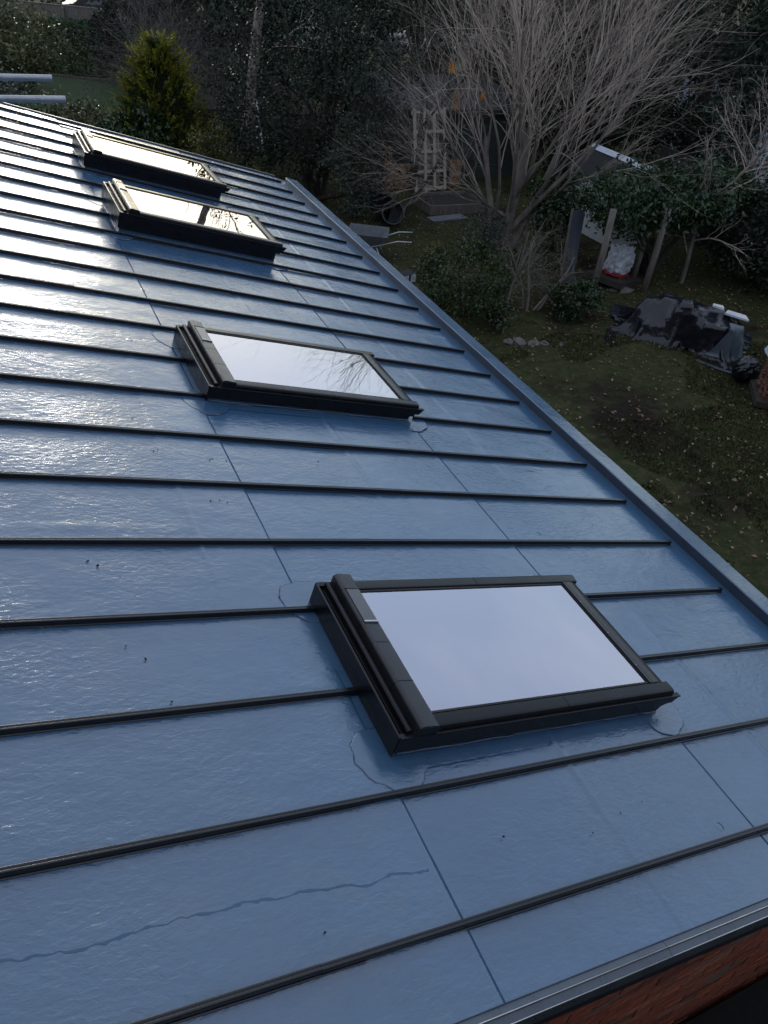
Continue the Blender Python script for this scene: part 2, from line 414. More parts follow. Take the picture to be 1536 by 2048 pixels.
for r in range(0, 26):
    z = 1.36 + r * .075
    for c in range(-1, 14):
        x = -2.95 + c * .225 + (.1125 if r % 2 else 0)
        top = Z0 - (x + .22) * math.tan(AL) - .15
        if z + .065 > top or x > -.05 or nb_ >= 298: continue
        if z < 1.5 and x < -1.2: continue
        b_ = link('brick', bm_[int(rng.integers(3))], None, wall, (x + rng.normal(0, .002), YW + .0055 + rng.normal(0, .0008), z + rng.normal(0, .0012))); nb_ += 1

# ------------------------------------------------------------------ skylights
def skylight(u, v, rz, label):
    base = Vector((U(u), v * S, .004))
    loc = Vector((base.x * math.cos(AL) + base.z * math.sin(AL), base.y, -base.x * math.sin(AL) + base.z * math.cos(AL) + Z0))
    t = thing('skylight', label, 'skylight', loc, roof_rot, 'skylights set in a row along the roof')
    bmx, hm = M['black_metal'], M['hood_metal']
    # membrane dressed up the kerb
    up = MB(); x0, x1, y0, y1 = .012, 1.35, .012, .778; zt = .04 + rz
    ring = lambda o, z: [(x0 - o, y0 - o, z), (x1 + o, y0 - o, z), (x1 + o, y1 + o, z), (x0 - o, y1 + o, z)]
    lv = [ring(.075, .0012), ring(.008, .0024), ring(.004, .006), ring(.0015, .014), ring(0, .03), ring(0, zt)]
    V = [p for r_ in lv for p in r_]; F = [(i * 4 + j, i * 4 + (j + 1) % 4, i * 4 + 4 + (j + 1) % 4, i * 4 + 4 + j) for i in range(len(lv) - 1) for j in range(4)]
    up.add(V, F).build('upstand', M['membrane_smooth'], t, smooth=False)
    # overlay patches welded round the corners
    for cx, cy, r_ in ((.0, .0, .135), (1.36, .0, .12), (.0, .79, .125), (1.36, .79, .12)):
        n = 26; a = np.linspace(0, 2 * math.pi, n, endpoint=False); rr = r_ * (1 + .05 * np.sin(3 * a + cx) + .03 * rng.normal(size=n))
        V = [(cx + q * math.cos(b), cy + q * math.sin(b), .0045) for q, b in zip(rr, a)] + [(cx + (q + .0025) * math.cos(b), cy + (q + .0025) * math.sin(b), .0004) for q, b in zip(rr, a)]
        MB().add(V, [tuple(range(n))] + [(i, n + i, n + (i + 1) % n, (i + 1) % n) for i in range(n)]).build('corner_patch', M['membrane_smooth'], t)
        d = MB()
        for i in range(n):
            if rng.random() < .75:
                b0, b1 = a[i], a[(i + 1) % n]; q0, q1 = rr[i] + .0015, rr[(i + 1) % n] + .0015
                d.add([(cx + q0 * math.cos(b0), cy + q0 * math.sin(b0), .0052), (cx + q1 * math.cos(b1), cy + q1 * math.sin(b1), .0052), (cx + (q1 + .0022) * math.cos(b1), cy + (q1 + .0022) * math.sin(b1), .0052), (cx + (q0 + .0022) * math.cos(b0), cy + (q0 + .0022) * math.sin(b0), .0052)], [(0, 1, 2, 3)])
        d.build('patch_edge', M['line'], t)['kind'] = 'stuff'
    R = rz
    for ax_, c0, L0, L1, sg in (('x', .008, .02, 1.345, -1), ('x', .782, .02, 1.345, 1)):
        q = np.linspace(L0, L1, 90); off = (vnoise(q, q * 0 + u, 14, int(v * 10)) - .3) * .010 * sg; zz = .0065 + .008 * vnoise(q, q * 0, 9, int(v * 10) + 1)
        MB().tube([(a_, c0 + o_ + sg * .003, z_) for a_, o_, z_ in zip(q, off, zz)], list(.0022 + .0035 * vnoise(q, q * 0, 22, int(v * 10) + 2)), 5).build('weld_bead', M['weld'], t, smooth=True)
    # flashing sheets, front and back, with the stepped end at the low side
    fp = [(0, .028 + R), (1.335, .022 + R), (1.345, .045 + R), (1.375, .058 + R), (1.405, .060 + R), (1.425, .088 + R), (1.43, .098 + R), (0, .098 + R)]
    MB().prism(fp, -.003, .003, 'y').build('flashing_front', bmx, t)
    MB().prism(fp, .787, .793, 'y').build('flashing_back', bmx, t)
    MB().prism([(-.008, .0975 + R), (.016, .0975 + R), (.016, .0995 + R), (-.006, .1005 + R)], .001, 1.43, 'x').build('flashing_lip', bmx, t)
    MB().prism([(.774, .0975 + R), (.798, .0975 + R), (.796, .1005 + R), (.774, .0995 + R)], .001, 1.43, 'x').build('flashing_lip', bmx, t)
    MB().prism([(-.004, .006 + R * .6), (.003, .006 + R * .6), (.003, .1015 + R), (-.006, .1015 + R)], -.001, .791, 'y').build('flashing_top', bmx, t)
    if R: MB().box(.004, 1.34, .006, .784, R * .55, R + .03).build('kerb_lining', bmx, t)
    # frame body
    MB().box(.02, 1.39, .018, .772, .03 + R, .088 + R).build('frame', bmx, t, bevel=.002)
    MB().prism([(.028, .085 + R), (.052, .085 + R), (.052, .112 + R), (.046, .116 + R), (.034, .116 + R), (.028, .110 + R)], .012, .778, 'y').build('channel_rail', bmx, t, bevel=.0015)
    # hood in segments with the ventilation flap
    hp = [(.064, .088 + R), (.064, .134 + R), (.070, .142 + R), (.082, .146 + R), (.140, .141 + R), (.148, .134 + R), (.149, .110 + R)]
    cuts = [-.004, .205, .40, .505, .705, .794]
    for i in range(5):
        MB().prism(hp, cuts[i] + (.0008 if i else 0), cuts[i + 1] - (.0008 if i < 4 else 0), 'y').build('hood_segment', hm, t, bevel=.0016)
    vf = MB().prism([(.078, .1455 + R), (.1375, .1425 + R), (.1375, .146 + R), (.078, .149 + R)], .512, .698, 'y').build('vent_flap', M['vent'], t, bevel=.0012)
    MB().prism([(.076, .147 + R), (.139, .1425 + R), (.139, .149 + R), (.076, .1525 + R)], .505, .512, 'y').build('flap_trim', M['alu'], vf)
    MB().prism([(.076, .147 + R), (.139, .1425 + R), (.139, .148 + R), (.076, .1515 + R)], .698, .705, 'y').build('flap_trim', hm, vf)
    MB().box(.066, .147, -.0045, .02, .092 + R, .133 + R).build('hood_end', bmx, t)
    # side covers, two lengths each
    def side(y_in, y_out, nm):
        s_ = 1 if y_out < y_in else -1
        pr = [(y_in, .104 + R), (y_in, .1185 + R), (y_in - s_ * .004, .1215 + R), (y_out + s_ * .016, .1215 + R), (y_out + s_ * .006, .118 + R), (y_out, .109 + R), (y_out, .1025 + R), (y_out + s_ * .004, .088 + R), (y_in, .088 + R)]
        for a, b_ in ((.149, .775), (.7765, 1.392)):
            MB().prism(pr, a, b_, 'x').build(nm, bmx, t, bevel=.001)
    side(.066, .006, 'front_cover'); side(.724, .784, 'back_cover')
    for a, b_ in ((.07, .079), (.711, .720)):
        MB().box(.15, 1.30, a, b_, .10 + R, .1175 + R).build('glazing_bead', M['gasket'], t)
    # bottom cover
    bp = [(1.302, .09 + R), (1.302, .1195 + R), (1.309, .1225 + R), (1.337, .1215 + R), (1.356, .119 + R), (1.378, .112 + R), (1.396, .1 + R), (1.399, .09 + R)]
    MB().prism(bp, .067, .723, 'y').build('bottom_cover', M['hood_metal'], t, bevel=.001)
    MB().box(1.283, 1.2895, .0795, .7105, .10 + R, .117 + R).build('glazing_bead', M['gasket'], t)
    rail = MB().box(1.290, 1.3015, .068, .722, .10 + R, .1235 + R).build('glazing_rail', M['hood_metal'], t, bevel=.001)
    for y in (.17, .37, .58):
        MB().tube([(1.2958, y, .1225 + R), (1.2958, y, .1248 + R)], .0035, 8).build('screw', M['screw'], rail)
    MB().box(.148, .1555, .07, .72, .1 + R, .1175 + R).build('glazing_bead', M['gasket'], t)
    # sealed double pane
    MB().box(.15, 1.292, .072, .718, .1105 + R, .1135 + R).build('glass_pane', M['glass'], t)
    ip = MB().box(.15, 1.292, .072, .718, .0885 + R, .0915 + R).build('inner_pane', M['glass_in'], t)
    for bx in ((.156, 1.286, .080, .092), (.156, 1.286, .672, .710), (.156, .168, .0925, .6715), (1.236, 1.286, .0925, .6715)):  # back and low sides widened to imitate the pale reflected border
        MB().box(*bx, .092 + R, .1095 + R).build('spacer', M['alu'], t)
    return t

skylight(*SKY[0], 'large dark-framed skylight nearest the camera, reflecting pale lavender sky')
skylight(*SKY[1], 'dark-framed skylight second from the near end, bare branches mirrored in its glass')
skylight(*SKY[2], 'dark-framed skylight on a raised kerb, third from the near end')
skylight(*SKY[3], 'farthest dark-framed skylight, on a raised kerb close to the far roof edge')

# ------------------------------------------------------------------ small things lying on the roof
def roofpt(u, v, h=0):
    x, z = U(u), h
    return Vector((x * math.cos(AL) + z * math.sin(AL), v * S, -x * math.sin(AL) + z * math.cos(AL) + Z0))
crumbs = []
for j in range(4):
    a = np.linspace(0, 2 * math.pi, 6, endpoint=False); V = []
    for z, r in ((0, .8), (.45, 1), (.9, .5)):
        for t in a: V.append((r * math.cos(t) * (1 + .3 * rng.normal()), .6 * r * math.sin(t) * (1 + .3 * rng.normal()), z * .7))
    F = [(i * 6 + k, i * 6 + (k + 1) % 6, i * 6 + 6 + (k + 1) % 6, i * 6 + 6 + k) for i in range(2) for k in range(6)] + [tuple(range(6))[::-1], tuple(range(12, 18))]
    mb = MB().add(V, F); me = mb.mesh(); me.materials.append(M['dirt']); crumbs.append(me)
spots = [(-6.97, 5.0, 6), (-6.9, 5.62, 5), (-6.85, 5.65, 4), (-6.3, 5.5, 5), (-6.26, 5.53, 4), (-6.1, 5.5, 4), (-7.0, 6.3, 5), (-7.85, 3.74, 6), (-7.78, 3.68, 7), (-6.5, 4.7, 5), (-6.4, 4.72, 4), (-6.33, 4.68, 4),
         (-7.72, 2.7, 4), (-7.6, 2.55, 6), (-7.5, 2.1, 5), (-4.6, .35, 4), (-4.2, .45, 3), (-3.9, .5, 3), (-5.4, .5, 5), (-6.25, 3.2, 4), (-3.3, 7.4, 5), (-3.6, 5.3, 4), (-4.9, 5.6, 5), (-3.0, 9.6, 4), (-1.5, 8.5, 5), (-1.0, 12.4, 5), (-5.6, 10.6, 4),
         (-7.2, 8.6, 5), (-7.6, 9.4, 4), (-4.4, 1.2, 4), (-7.0, .2, 4), (-2.2, 6.4, 4), (-1.6, 6.1, 3), (-8.0, 5.4, 4), (-1.2, 4.4, 3)]
for i, (u, v, r) in enumerate(spots):
    o = link('dirt_crumb', crumbs[i % 4], None, None, roofpt(u, v, .009), (0, AL, random.random() * 6)); o.scale = (r * .0011,) * 3
    tag(o, 'tiny dark crumb of dirt lying loose on the blue-grey roof', 'dirt crumb', 'dirt crumbs scattered on the roof')
# irregular drying tide mark across the nearest wide bay
pts = [(-9.0, .53), (-8.75, .52), (-8.5, .505), (-8.26, .49), (-8.0, .5), (-7.69, .5), (-7.3, .485), (-7.06, .47), (-6.85, .455), (-6.58, .42), (-6.4, .45), (-6.15, .43)]
xs = np.linspace(-9.0, -6.12, 220); ys = np.interp(xs, [p[0] for p in pts], [p[1] for p in pts])
ys = ys + (vnoise(xs, xs * 0, 5, 77) - .5) * .05 + (vnoise(xs, xs * 0, 17, 78) - .5) * .018 + (vnoise(xs, xs * 0, 60, 80) - .5) * .008
wd = (.0035 + .013 * vnoise(xs, xs * 0, 26, 79) ** 1.5) / S * .32
sz = lambda a, b: float(surf(np.array([U(a)]), np.array([b * S]))[0] - HM[.0044] + .0044 + .0006)
V = [(U(a), (b - c) * S, sz(a, b - c)) for a, b, c in zip(xs, ys, wd)] + [(U(a), (b + c) * S, sz(a, b + c)) for a, b, c in zip(xs, ys, wd)]
n_ = len(xs)
MB().add(V, [(i, i + 1, n_ + i + 1, n_ + i) for i in range(n_ - 1)]).build('tide_mark', M['stain'], roof)

# ------------------------------------------------------------------ ground
def axis(lo, hi, a, b, st):
    return np.unique(np.concatenate([np.linspace(lo, a, 14), np.arange(a, b, st), np.linspace(b, hi, 14)]))
gx = axis(-400, 500, -6, 18, .3); gy = axis(-300, 700, -4, 34, .3)
A, B = np.meshgrid(gx, gy, indexing='ij')
def gz(x, y):
    x = np.asarray(x, float); y = np.asarray(y, float)
    near = np.exp(-((x - 6) / 14) ** 2 - ((y - 12) / 18) ** 2)
    return ((vnoise(x, y, .6, 11) - .5) * .10 + (vnoise(x, y, 2.1, 12) - .5) * .03) * near
H = gz(A, B)
I = np.arange(A.size).reshape(A.shape)
F = np.stack([I[:-1, :-1], I[1:, :-1], I[1:, 1:], I[:-1, 1:]], -1).reshape(-1, 4)
mt, n, b, o = newmat('garden_soil'); v = mapping(n)
g1 = noise(n, v, .55, 5, .6); g2 = noise(n, v, 7, 6, .7)
soil = ramp(n, g2, [(.3, (.014, .010, .007)), (.7, (.036, .027, .019))])
grass_c = ramp(n, g2, [(.25, (.022, .032, .010)), (.5, (.046, .054, .020)), (.75, (.105, .088, .046))])
mx = n.nodes.new('ShaderNodeMix'); mx.data_type = 'RGBA'
n.links.new(ramp(n, g1, [(.36, 0.0), (.5, 1.0)]), mx.inputs[0]); n.links.new(soil, mx.inputs[6]); n.links.new(grass_c, mx.inputs[7])
n.links.new(mx.outputs[2], b.inputs['Base Color']); b.inputs['Roughness'].default_value = .95; b.inputs['Specular IOR Level'].default_value = .15
n.links.new(bump(n, noise(n, v, 14, 6, .7), 1, .05), b.inputs['Normal'])
ground = link('ground', mesh_np(np.stack([A, B, H], -1).reshape(-1, 3), F), mt, smooth=True); ground['kind'] = 'structure'

# ------------------------------------------------------------------ plant builders
def leaf_mesh(P, T, N, L, W, fold=.15):
    """one folded diamond leaf per point; L, W arrays"""
    n = len(P); T = T / (np.linalg.norm(T, axis=1)[:, None] + 1e-9)
    Bv = np.cross(T, N); Bv /= np.linalg.norm(Bv, axis=1)[:, None] + 1e-9
    Nn = np.cross(Bv, T)
    L = np.broadcast_to(L, (n,))[:, None]; W = np.broadcast_to(W, (n,))[:, None]
    a = P - T * L * .5; c = P + T * L * .5 - Nn * L * .12
    m1 = P + Bv * W * .5 + Nn * W * fold - T * L * .04; m2 = P - Bv * W * .5 + Nn * W * fold - T * L * .04
    V = np.stack([a, m1, c, m2], 1).reshape(-1, 3)
    F = np.arange(4 * n).reshape(n, 4)
    return mesh_np(V, F)

def unit(n, r):
    d = r.normal(size=(n, 3)); return d / np.linalg.norm(d, axis=1)[:, None]

def crown_pts(c, rad, n, r, clumps=60, cr=.22, shell=.55, lump=.25, flat=-1.0):
    """points gathered into clumps in the outer part of an uneven ellipsoid"""
    d = unit(clumps * 3, r); d = d[d[:, 2] > flat][:clumps]; clumps = len(d)
    k = r.normal(size=(5, 3)) * 1.6; ph = r.random(5) * 6
    lob = 1 + lump * np.mean([np.sin(d @ k[i] * 1.7 + ph[i]) for i in range(5)], 0) * 2
    rr = (shell + (1 - shell) * r.random(clumps) ** .6) * lob
    C = d * rr[:, None] * np.array(rad)
    i = r.integers(0, clumps, n)
    sz = (.6 + .8 * r.random(clumps))[i]
    off = r.normal(size=(n, 3)) * cr * np.array(rad).mean() * sz[:, None] * np.array([1, 1, .8])
    P = C[i] + off
    N = d[i] * .6 + r.normal(size=(n, 3)) * .6 + np.array([0, 0, .5])
    return P + np.array(c), N, C + np.array(c)

def foliage(name, P, N, L, W, mat, parent, r, up=.0, droop=0.0):
    n = len(P); T = unit(n, r) + np.array([0, 0, up - droop])
    P = P[:]; P[:, 2] = np.maximum(P[:, 2], .02)
    return link(name, leaf_mesh(P, T, N, L * (.6 + .8 * r.random(n)), W * (.6 + .8 * r.random(n))), mat, parent)

def wander(p, d, length, nseg, r, curl=.15, lift=0.0):
    pts = [np.array(p, float)]; d = np.array(d, float); d /= np.linalg.norm(d)
    for i in range(nseg):
        d = d + r.normal(size=3) * curl + np.array([0, 0, lift]); d /= np.linalg.norm(d)
        pts.append(pts[-1] + d * length / nseg)
    return np.array(pts)

def stems(mb, base, targets, r, rad, nseg=5, sides=5, curl=.08):
    for t in targets:
        b = np.array(base) + np.append(r.normal(size=2) * rad * 1.5, 0); b[2] = -.05
        k = np.linspace(0, 1, nseg + 1)[:, None]
        mid = b + (t - b) * k; mid[:, :2] = b[:2] + (t[:2] - b[:2]) * (k ** 1.6)
        mid[1:-1] += r.normal(size=(nseg - 1, 3)) * curl * np.linalg.norm(t - b) * .25
        mb.tube(mid, np.linspace(rad, rad * .3, nseg + 1), sides, cap=False)

def shrub(name, label, cat, x, y, h, rx, ry, n, leaf, mat, seed, group=None, clumps=60, cr=.2, shell=.5, zlo=.05, stem_r=.02, nst=7, up=0, aspect=.5, lump=.25, bark=None, part='foliage', stem='stem'):
    r = np.random.default_rng(seed); t = thing(name, label, cat, (x, y, 0), group=group)
    zc = zlo * h + (h - zlo * h) / 2; rz = (h - zlo * h) / 2
    P, N, C = crown_pts((0, 0, zc), (rx, ry, rz), n, r, clumps, cr, shell, lump)
    foliage(part, P, N, leaf, leaf * aspect, mat, t, r, up)
    mb = MB(); stems(mb, (0, 0, 0), C[r.integers(0, len(C), nst)], r, stem_r); mb.build(stem, bark or M['bark_dark'], t, smooth=True)
    return t

class Tw:
    """vectorless twig collector: writes tubes quickly"""
    def __init__(s): s.V = []; s.F = []; s.n = 0
    def tube(s, P, R, k):
        P = np.asarray(P); m_ = len(P); T = np.gradient(P, axis=0); T /= np.linalg.norm(T, axis=1)[:, None] + 1e-9
        ref = np.array([.31, .87, .38]); X = np.cross(T, ref); X /= np.linalg.norm(X, axis=1)[:, None] + 1e-9; Y = np.cross(T, X)
        a = np.linspace(0, 2 * math.pi, k, endpoint=False)
        V = P[:, None, :] + np.asarray(R)[:, None, None] * (np.cos(a)[None, :, None] * X[:, None, :] + np.sin(a)[None, :, None] * Y[:, None, :])
        i = np.arange(m_ - 1)[:, None] * k; j = np.arange(k)[None, :]; j2 = (j + 1) % k
        s.F.append(np.stack([i + j, i + j2, i + k + j2, i + k + j], -1).reshape(-1, 4) + s.n)
        s.V.append(V.reshape(-1, 3)); s.n += m_ * k
    def build(s, name, mat, parent):
        return link(name, mesh_np(np.vstack(s.V), np.vstack(s.F)), mat, parent, smooth=True)

def grow(tw, p, d, length, rad, level, spec, r, tips=None):
    """spec[level] = (children, spread, length ratio, radius ratio, curl, lift, sides, segs)"""
    ch, spread, lr, rr, curl, lift, sides, segs = spec[level]
    P = wander(p, d, length, segs, r, curl, lift)
    end = .45 if level < len(spec) - 1 else .35
    tw[level].tube(P, np.linspace(rad, rad * end, len(P)), sides)
    if level == len(spec) - 1:
        if tips is not None: tips.append(P[-1])
        return
    for c in range(ch):
        f = .22 + .78 * (c + r.random()) / ch if ch > 1 else 1.0
        f = min(f, .999); i = min(int(f * segs), segs - 1); q = P[i] + (P[i + 1] - P[i]) * (f * segs - i)
        dd = P[i + 1] - P[i]; dd /= np.linalg.norm(dd)
        side = r.normal(size=3); side -= dd * (side @ dd); side /= np.linalg.norm(side) + 1e-9
        sp = spread * (.6 + .8 * r.random()); nd = dd * math.cos(sp) + side * math.sin(sp)
        grow(tw, q, nd, length * lr * (.65 + .7 * r.random()) * (1.15 - .5 * f), rad * (1 - .5 * f) * rr, level + 1, spec, r, tips)

# foliage and bark colours
def barkmat(name, a, b_, sc=9):
    return simple(name, a, b_, .85, sc, (1, 1, .35), bumpd=.006, bscale=28)
M['bark_dark'] = barkmat('bark_dark', (.060, .048, .038), (.03, .025, .02))
M['bark_grey'] = barkmat('bark_grey', (.24, .205, .18), (.11, .09, .08))
M['bark_twig'] = simple('bark_twig', (.54, .445, .375), (.34, .275, .23), .5, 3)
M['bark_pale'] = barkmat('bark_pale', (.34, .28, .24), (.10, .075, .06), 14)
M['lf_dark'] = leafmat('leaf_dark_evergreen', [(.012, .020, .012), (.02, .034, .02), (.03, .048, .03), (.045, .06, .042)], .5, .25, .15)
M['lf_grey'] = leafmat('leaf_grey_evergreen', [(.035, .055, .04), (.06, .085, .065), (.09, .115, .09), (.13, .15, .12)], .4)
M['lf_laurel'] = leafmat('leaf_laurel', [(.018, .045, .015), (.03, .065, .02), (.045, .09, .03)], .25, .6)
M['lf_varieg'] = leafmat('leaf_variegated', [(.05, .07, .025), (.09, .11, .04), (.2, .2, .1), (.13, .14, .06)], .35)
M['lf_yellow'] = leafmat('leaf_yellowish', [(.10, .10, .02), (.17, .16, .035), (.24, .21, .06), (.08, .09, .02)], .4)
M['lf_gold'] = leafmat('leaf_golden_conifer', [(.11, .13, .016), (.2, .21, .025), (.40, .37, .05), (.28, .27, .035)], .5, .3)
M['lf_conifer_in'] = leafmat('leaf_conifer_inner', [(.02, .035, .008), (.035, .055, .012), (.06, .08, .016)], .55, .3)
M['lf_hedge'] = leafmat('leaf_hedge', [(.012, .034, .009), (.022, .056, .014), (.034, .078, .02)], .45, .3)
M['lf_brown'] = leafmat('leaf_withered', [(.07, .05, .035), (.11, .08, .055), (.05, .04, .03)], .7, .2)
M['lf_orange'] = leafmat('leaf_orange', [(.55, .20, .03), (.6, .28, .05)], .5)

# ------------------------------------------------------------------ far left: fence, car, hedge, conifer, shrubs
M['fence_wood'] = simple('fence_wood', (.20, .17, .15), (.11, .095, .085), .85, 5, (8, 8, 1), bumpd=.002)
M['grey_wood'] = simple('grey_wood', (.24, .21, .18), (.12, .10, .085), .85, 5, (6, 6, .8), bumpd=.003)
M['dark_wood'] = simple('dark_wood', (.06, .05, .042), (.03, .025, .021), .85, 5, (6, 6, .8), bumpd=.003)

def board_fence(name, label, p0, p1, z0, z1, bw, mat, post_every=2.4, jitter=.0, railz=(.35, .8), thick=.02):
    p0 = np.array(p0, float); p1 = np.array(p1, float); Ln = np.linalg.norm(p1 - p0); ang = math.atan2(*(p1 - p0)[::-1])
    t = thing(name, label, 'fence', (p0[0], p0[1], 0), (0, 0, ang))
    bm = MB().box(0, bw - .006, -thick / 2, thick / 2, z0, z1).mesh(); bm.materials.append(mat)
    for i in range(int(Ln / bw)):
        link('board', bm, None, t, (i * bw, rng.normal(0, .004), rng.normal(0, jitter)))
    pm = MB().box(-.05, .05, -.12, -.02, 0, z1 - .06).add([(-.05, -.12, z1 - .06), (.05, -.12, z1 - .06), (.05, -.02, z1 - .06), (-.05, -.02, z1 - .06), (0, -.07, z1 - .03)], [(0, 1, 4), (1, 2, 4), (2, 3, 4), (3, 0, 4)]).mesh(); pm.materials.append(mat)
    for i in range(int(Ln / post_every) + 1): link('post', pm, None, t, (i * post_every + .05, -.02, 0))
    for q in railz: MB().box(0, Ln, -.055, -.015, z0 + (z1 - z0) * q, z0 + (z1 - z0) * q + .06).build('rail', mat, t)
    MB().box(0, Ln, -.03, .03, z1 + .002, z1 + .03).build('capping', mat, t)
    return t
board_fence('garden_fence', 'weathered grey board fence sloping away behind the clipped hedge', (-4.2, 37.2), (3.45, 34.5), .2, 1.36, .12, M['fence_wood'], railz=(.62,))

# car on the road behind that fence
M['car_paint'] = simple('car_paint', (.012, .013, .016), None, .3, spec=.3)
M['car_glass'] = simple('car_glass', (.02, .022, .026), None, .06, spec=.8)
M['tyre'] = simple('tyre', (.015, .015, .015), None, .9)
M['rim'] = simple('rim', (.4, .4, .42), None, .3, metal=.8)
M['lamp_white'] = simple('lamp_white', (.8, .8, .8), (.7, .7, .7), .2)
car = thing('parked_car', 'black car parked behind the grey board fence, top left', 'car', (2.9, 40.2, 0), (0, 0, math.radians(-14)))
prof = [(-2.1, .35), (-2.12, .75), (-1.95, .92), (-1.5, .98), (-1.0, 1.36), (-.3, 1.47), (.6, 1.42), (1.2, 1.02), (1.95, .9), (2.15, .7), (2.15, .35)]
V = []
for sy in (-1, 1):
    for (x, z) in prof: V.append((x, sy * (.86 if z < 1.0 else .68), z))
k = len(prof)
MB().add(V, [tuple(range(k)), tuple(range(k, 2 * k))[::-1]] + [(i, k + i, k + (i + 1) % k, (i + 1) % k) for i in range(k)]).build('body', M['car_paint'], car, bevel=.04)
for sy in (-1, 1):
    MB().add([(-1.32, sy * .83, 1.0), (-.98, sy * .70, 1.3), (-.3, sy * .70, 1.40), (-.25, sy * .84, 1.0)], [(0, 1, 2, 3)]).build('side_window', M['car_glass'], car)
    MB().add([(-.2, sy * .84, 1.0), (-.24, sy * .70, 1.40), (.55, sy * .70, 1.36), (1.0, sy * .84, 1.0)], [(0, 1, 2, 3)]).build('side_window', M['car_glass'], car)
    for x in (-1.35, 1.35):
        a = np.linspace(0, 2 * math.pi, 20, endpoint=False)
        wv = MB().prism([(x + .32 * math.cos(t), .32 + .32 * math.sin(t)) for t in a], sy * .70, sy * .88, 'y').build('wheel', M['tyre'], car, bevel=.02)
        MB().prism([(x + .2 * math.cos(t), .32 + .2 * math.sin(t)) for t in a], sy * .88, sy * .89, 'y').build('rim', M['rim'], wv)
    MB().box(-2.14, -2.08, sy * .55 - .13, sy * .55 + .13, .68, .82).build('headlight', M['lamp_white'], car, bevel=.02)
MB().add([(-1.46, -.66, 1.02), (-1.46, .66, 1.02), (-1.02, .62, 1.355), (-1.02, -.62, 1.355)], [(0, 1, 2, 3)]).build('windscreen', M['car_glass'], car)

def hedge(name, label, p0, p1, thick, h, n, leaf, mat, seed):
    r = np.random.default_rng(seed); p0 = np.array(p0, float); p1 = np.array(p1, float)
    Ln = np.linalg.norm(p1 - p0); ang = math.atan2(*(p1 - p0)[::-1])
    t = thing(name, label, 'hedge', (p0[0], p0[1], 0), (0, 0, ang))
    x = r.random(n) * Ln; f = r.random(n)
    y = np.where(f < .55, -np.abs(r.normal(0, .08, n)), r.random(n) * thick); z = np.where(f < .55, r.random(n) * h, h - np.abs(r.normal(0, .07, n)))
    m2 = f > .85; y[m2] = r.random(m2.sum()) * thick; z[m2] = r.random(m2.sum()) * h
    wv = (vnoise(x, z, 1.3, seed) - .5) * .25; y = y + wv + .1; z = z + (vnoise(x, y, 1.1, seed + 1) - .5) * .14
    N = np.stack([r.normal(0, .5, n), -1 + r.normal(0, .6, n), .5 + r.normal(0, .5, n)], 1)
    foliage('foliage', np.stack([x, y, z], 1), N, leaf, leaf * .55, mat, t, r)
    mb = MB()
    for i in range(int(Ln / .5)): stems(mb, (i * .5 + .2, thick / 2, 0), [np.array([i * .5 + .2 + r.normal() * .2, thick / 2 + r.normal() * .15, h * .8]) for _ in range(3)], r, .02)
    mb.build('stem', M['bark_dark'], t, smooth=True)
    return t
hedge('clipped_hedge', 'tall clipped dark green hedge in front of the grey board fence', (-6.5, 33.0), (2.6, 28.9), 1.3, 1.5, 26000, .075, M['lf_hedge'], 31)
# strip of lawn with brick edging below the hedge
M['lawn'] = simple('lawn_green', (.035, .075, .02), (.02, .05, .012), .9, 18, bumpd=.02, bscale=60)
V = [(-5, 31.6, .05), (2.6, 28.3, .05), (2.2, 24.6, .05), (-4.5, 25.0, .05)]
mb = MB().add(V + [(p[0], p[1], -.05) for p in V], [(0, 1, 2, 3)[::-1], (0, 1, 5, 4), (1, 2, 6, 5), (2, 3, 7, 6), (3, 0, 4, 7)])
lw = mb.build('lawn', M['lawn']); lw['kind'] = 'structure'
ed = thing('lawn_edging', 'thin brick edging between the hedge and the strip of lawn', 'edging', (-5, 31.7, 0), (0, 0, math.atan2(-3.3, 7.6)))
M['edging'] = simple('edging_brick', (.16, .13, .11), (.09, .075, .065), .9, 14)
em = MB().box(0, .21, 0, .09, 0, .11).mesh(); em.materials.append(M['edging'])
for i in range(36): link('brick', em, None, ed, (i * .225, rng.normal(0, .006), rng.normal(-.01, .006)))

shrub('variegated_shrub', 'tall variegated shrub with pale leaf edges in the top left corner', 'shrub', -1.95, 27.6, 2.5, 1.25, 1.0, 5200, .13, M['lf_varieg'], 41, clumps=70, cr=.16)
shrub('variegated_shrub', 'low variegated shrub showing just above the far roof edge, left of the laurel', 'shrub', -1.3, 20.6, 1.32, .85, .6, 3200, .10, M['lf_varieg'], 42, clumps=40, cr=.2)
shrub('dark_shrub', 'dark loose shrub below the two scaffold tubes', 'shrub', -2.7, 21.4, 1.5, .9, .7, 3000, .10, M['lf_grey'], 43, clumps=40)
shrub('laurel_bush', 'glossy dark green laurel bush beside the golden conifer', 'bush', -.05, 19.7, 1.12, .8, .6, 2600, .13, M['lf_laurel'], 44, clumps=40, cr=.2)
shrub('yellow_shrub', 'small yellowish-leaved shrub right of the golden conifer', 'shrub', 1.32, 18.0, 1.5, .48, .45, 2800, .075, M['lf_yellow'], 45, clumps=36, cr=.2, shell=.3)
shrub('yellow_shrub', 'low scrap of yellowish leaves at the far corner of the roof', 'shrub', 2.0, 16.5, .95, .45, .4, 1100, .08, M['lf_yellow'], 46, clumps=20)

